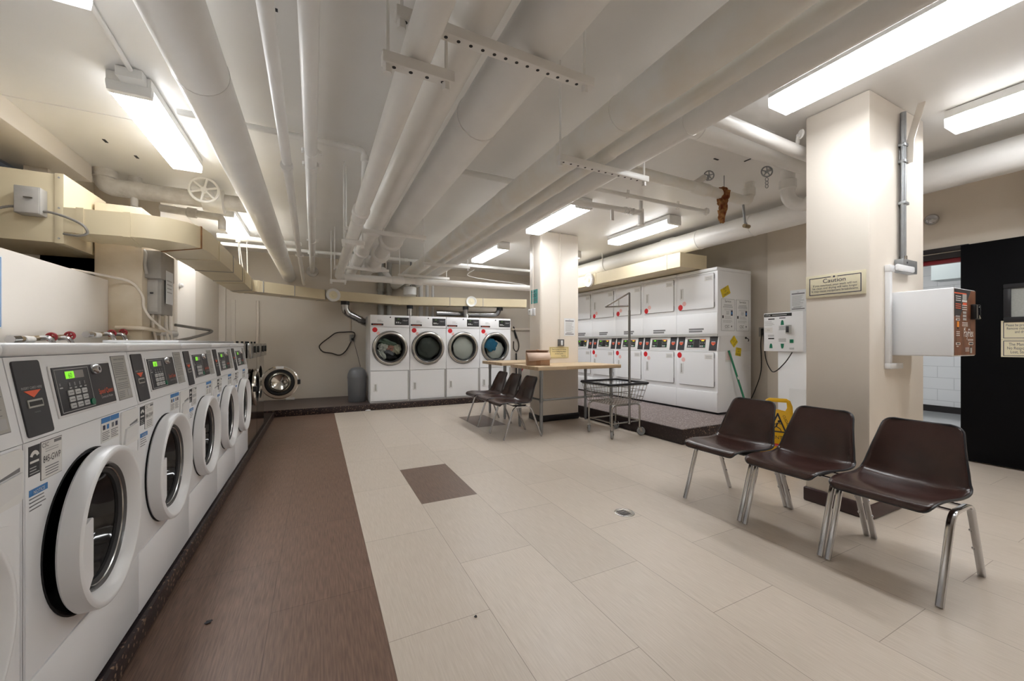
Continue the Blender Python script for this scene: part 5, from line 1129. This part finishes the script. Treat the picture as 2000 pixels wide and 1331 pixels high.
t = thing('wall_outlet', 'small grey outlet box at the end of the looped hose', 'outlet', (.64, 8.738, 1.31)); F = frame((0, 0, 0)); mb = MB(); mb.rect(F, -.05, -.07, .05, .07, 'box_grey', 0, .03, .004); mb.build('plate', t); mb = MB(); mb.rect(F, -.02, -.05, .03, .0, 'cable', .03, .06, .006); mb.build('plug', t)
mb = MB(); mb.tube([(.66, 8.66, 1.27), (.70, 8.3, 1.0), (.735, 8.02, .75)], .004, 'cable', 6); solo(mb, 'cord', 'thin black cord running down from outlet to the dome bin', 'cord')
mb = MB(); mb.cyl((-1.01, 8.71, .12), (-1.01, 8.71, 2.0), .024, 'wall', 12); solo(mb, 'riser_pipe', 'tan vertical pipe on the back wall above the steel washers', 'pipe')
mb = MB(); mb.cyl((.64, 8.72, 1.4), (.64, 8.72, 2.0), .012, 'wall', 10); solo(mb, 'conduit', 'tan conduit above the looped hose', 'conduit')
mb = MB(); mb.cyl((4.3, 8.68, 1.55), (5.2, 8.68, 1.55), .035, 'wall', 12); mb.cyl((5.0, 8.68, 1.55), (5.0, 8.68, 1.9), .02, 'wall', 10); solo(mb, 'wall_pipe', 'tan horizontal pipe on the wall past the fourth dryer', 'pipe')
mb = MB(); mb.tube(spline([(4.36, 8.68, 1.62), (4.42, 8.67, 1.45), (4.5, 8.66, 1.2), (4.49, 8.66, 1.05), (4.42, 8.66, 1.0), (4.36, 8.66, 1.08), (4.36, 8.66, 1.25)], 7), .012, 'hose', 10); mb.tube([(4.36, 8.67, 1.6), (4.44, 8.66, 1.32)], .022, 'cable', 10); mb.tube([(4.43, 8.66, .95), (4.40, 8.6, .40)], .018, 'cable', 8)
solo(mb, 'hose', 'black hanging wand hose past the fourth round-door dryer', 'hose')
mb = MB(); mb.cyl((4.35, 8.5, .3), (4.55, 8.5, .62), .02, 'red_paint', 10); mb.box((4.25, 8.45, .112), (4.4, 8.55, .35), 'red_paint', .02); solo(mb, 'red_tool', 'small red tool on the plinth behind the tables', 'tool')
mb = MB(); mb.box((-.55, 8.62, .1115), (-.40, 8.70, .15), 'white_soft', .008, 3); solo(mb, 'white_box', 'small white plastic box on the plinth by the back wall', 'box')
# ------------------------------------------------------------------ plumbing and electrics behind the washers
def taps(label, at, seed):
    t = thing('water_valves', label, 'valve', at, 0, 'brass water valves behind the washers')
    mb = MB(); mb.cyl((0, -.28, .0), (0, .2, .02), .016, 'brass', 12); mb.cyl((0, -.30, .0), (0, -.24, .003), .022, 'chrome', 12); mb.cyl((0, -.2, .0), (0, -.12, .0), .021, 'paint_worn', 12)
    for y in (-.06, .14): mb.tube(fillet([(0, y, .01), (.05, y, .015), (.07, y, -.04), (.07, y, -.12)], .03), .014, 'chrome', 10)
    mb.cyl((0, -.2, 0), (-.05, -.2, 0), .012, 'brass', 10); mb.build('pipework', t)
    for i, y in enumerate((.0, .2)):
        mb = MB(); wheel(mb, (.03, y, .016+.012*i), .023, 'valve_red', spokes=4, th=.007)
        mb.build('red_handle', t)
taps('brass water taps with red handles behind the washer with ajar door', (-1.50, 3.42, 1.222), 1)
taps('brass water taps with red handles beside the stained pillar', (-1.47, 4.12, 1.262), 2)
t = thing('electrical_panel', 'grey electrical disconnect panel on the stained pillar', 'electrical panel', (-1.345, 4.50, 1.46))
mb = MB(); mb.box((.0, .0, .0), (.10, .30, .53), 'box_grey', .004); mb.build('lower_box', t)
mb = MB(); mb.box((-.02, -.06, .31), (.115, .29, .55), 'box_grey', .004); mb.build('upper_box', t)
mb = MB(); mb.box((.001, -.004, .02), (.075, 0, .30), 'box_light', .001); mb.cyl((.035, -.006, .18), (.035, -.01, .19), .012, 'ink', 8); mb.build('bare_plate', t)
mb = MB(); mb.box((.1151, .06, .1), (.1165, .25, .40), 'paper'); mb.lines(Matrix(((0, 0, 1, .1165), (1, 0, 0, .155), (0, 1, 0, .25), (0, 0, 0, 1))), -.07, -.06, .07, .08, 4, 'ink_light', .0006, .3, 4); mb.build('paper_label', t)
mb = MB()
for p in ((.02, .07), (.05, .12), (.08, .17), (.09, .24)): mb.tube(fillet([(p[0], p[1], 0), (p[0], p[1], -.1), (p[0]+.02, p[1]+.02, -.25)], .04), .011, 'wall', 8)
mb.build('conduit', t)
mb = MB(); mb.tube(spline([(-1.36, 4.44, 2.02), (-1.33, 4.42, 1.98), (-1.33, 4.41, 1.88), (-1.32, 4.42, 1.80)], 6), .012, 'box_light', 8); solo(mb, 'cable', 'pale bent cable entering the electrical panel', 'cable')
solo(flex([(-1.60, 3.95, 1.735), (-1.5, 4.25, 1.738), (-1.40, 4.36, 1.71), (-1.33, 4.36, 1.60), (-1.32, 4.365, 1.5), (-1.28, 4.42, 1.4), (-1.2, 4.6, 1.28)], .009, 'wall'), 'flexible_conduit', 'tan flexible conduit draped over the low wall to the pillar', 'conduit')
mb = MB(); mb.tube(fillet([(-1.50, 4.36, 1.33), (-1.33, 4.35, 1.33), (-1.30, 4.5, 1.32), (-1.25, 4.8, 1.29)], .05), .016, 'old_wall', 10); mb.cyl((-1.3, 4.6, 1.30), (-1.24, 4.86, 1.29), .03, 'paint_worn', 12); solo(mb, 'wall_pipe', 'tan pipe crossing the stained pillar above the washers', 'pipe')
mb = MB(); mb.tube(spline([(-1.22, 4.75, 1.22), (-1.12, 4.95, 1.26), (-1.02, 5.2, 1.33), (-1.15, 5.1, 1.36), (-1.25, 4.9, 1.38)], 8), .014, 'cable_grey', 10); solo(mb, 'hose', 'grey hose looping out from under the electrical panel', 'hose')
mb = MB(); mb.lathe([(0, 0), (.03, 0), (.035, .03), (.028, .06), (0, .07)], 'white', Matrix.Translation((-1.585, 6.3, 1.93)) @ Matrix.Rotation(R(90), 4, 'Y') @ Matrix.Rotation(R(35), 4, 'X'), 16); solo(mb, 'wall_sensor', 'small white sensor on the wall under the curved duct', 'sensor')
board('wall_poster', 'blue bordered notice on the low wall at the frame edge', 'poster', (-1.549, 2.99, 1.48), .34, .40, PI/2, lambda mb, F, n: (rule(mb, F, .16, .19, n, 'label_blue', .005), mb.text(F, .08, .145, .035, 'do', 'navy', n+.001), mb.lines(F, -.13, -.12, .13, .1, 7, 'ink_light', n+.0006, .25, 3)), 'paper', .0015)
# ------------------------------------------------------------------ floor bits
t = thing('floor_drain', 'round steel floor drain set in the pale floor', 'drain', (1.945, 2.12, 0)); X = Matrix.Translation((0, 0, .0005))
mb = MB(); mb.lathe([(0, .002), (.055, .002), (.06, .003), (.066, .0025), (.07, 0)], 'steel', X, 36)
mb.build('cover', t); mb = MB()
for i in range(-2, 3):
    for j in (-1, 0, 1): mb.box((-.012+.022*j-.006, .016*i-.004, .0026), (.008+.022*j-.004, .016*i+.004, .0032), 'ink')
mb.build('slots', t)
rd = random.Random(4)
for i, (x, y, l) in enumerate(((-.42, 2.08, 'dark scrap of lint on the brown floor strip'), (.62, 1.60, 'tiny dark crumb on the pale tile near the brown strip'), (-.26, 1.62, 'small curled dark thread on the brown floor strip'))):
    mb = MB()
    if i == 2: mb.tube(spline([(x, y, .002), (x+.015, y+.006, .004), (x+.03, y, .002)], 5), .0015, 'ink', 5)
    else: lump(mb, (x, y, .004), (.012-.006*i, .009-.004*i, .004), i+2, 'ink', .8, 3., 2)
    solo(mb, 'floor_lint', l, 'lint')
mb = MB(); lump(mb, (.80, 7.33, .012), (.045, .012, .012), 9, 'paper', .5, 2., 2); solo(mb, 'paper_scrap', 'crumpled white scrap on the floor at the back plinth', 'paper')
# brown rag tied around the cross pipe
mb = MB(); lump(mb, (3.72, 2.62, 2.715), (.055, .06, .085), 3, 'rag', .5, 3., 3); lump(mb, (3.70, 2.60, 2.60), (.035, .04, .07), 5, 'rag', .6, 3., 3); lump(mb, (3.66, 2.59, 2.50), (.03, .03, .07), 8, 'rag', .6, 3., 3)
mb.cyl((3.74, 2.62, 2.76), (3.74, 2.62, CZ), .004, 'galv', 6); solo(mb, 'rusty_rag', 'rusty brown rag wrapped on the cross pipe', 'rag')
# ------------------------------------------------------------------ camera, world
cam = bpy.data.cameras.new('camera'); co = bpy.data.objects.new('camera', cam); COL.objects.link(co)
FPX, YAW = 762.3, math.atan((1000-620.5)/762.3)
cam.sensor_width = 36; cam.sensor_fit = 'HORIZONTAL'; cam.lens = FPX/2000*36; cam.shift_y = (671-665.5)/2000; cam.clip_start = .02
co.location = (0, 0, 1.2); co.rotation_euler = (PI/2, 0, -YAW); SC.camera = co
w = bpy.data.worlds.new('world'); SC.world = w; w.use_nodes = True; w.node_tree.nodes['Background'].inputs['Color'].default_value = (.9, .95, 1, 1); w.node_tree.nodes['Background'].inputs['Strength'].default_value = .02
SC.view_settings.view_transform = 'Standard'; SC.view_settings.look = 'None'; SC.view_settings.gamma = 1; SC.view_settings.exposure = EXPO
SC.cycles.use_denoising = True; SC.cycles.max_bounces = 10; SC.cycles.diffuse_bounces = 6; SC.cycles.glossy_bounces = 4; SC.cycles.transparent_max_bounces = 8; SC.cycles.sample_clamp_indirect = 8.; SC.cycles.caustics_reflective = False; SC.cycles.caustics_refractive = False
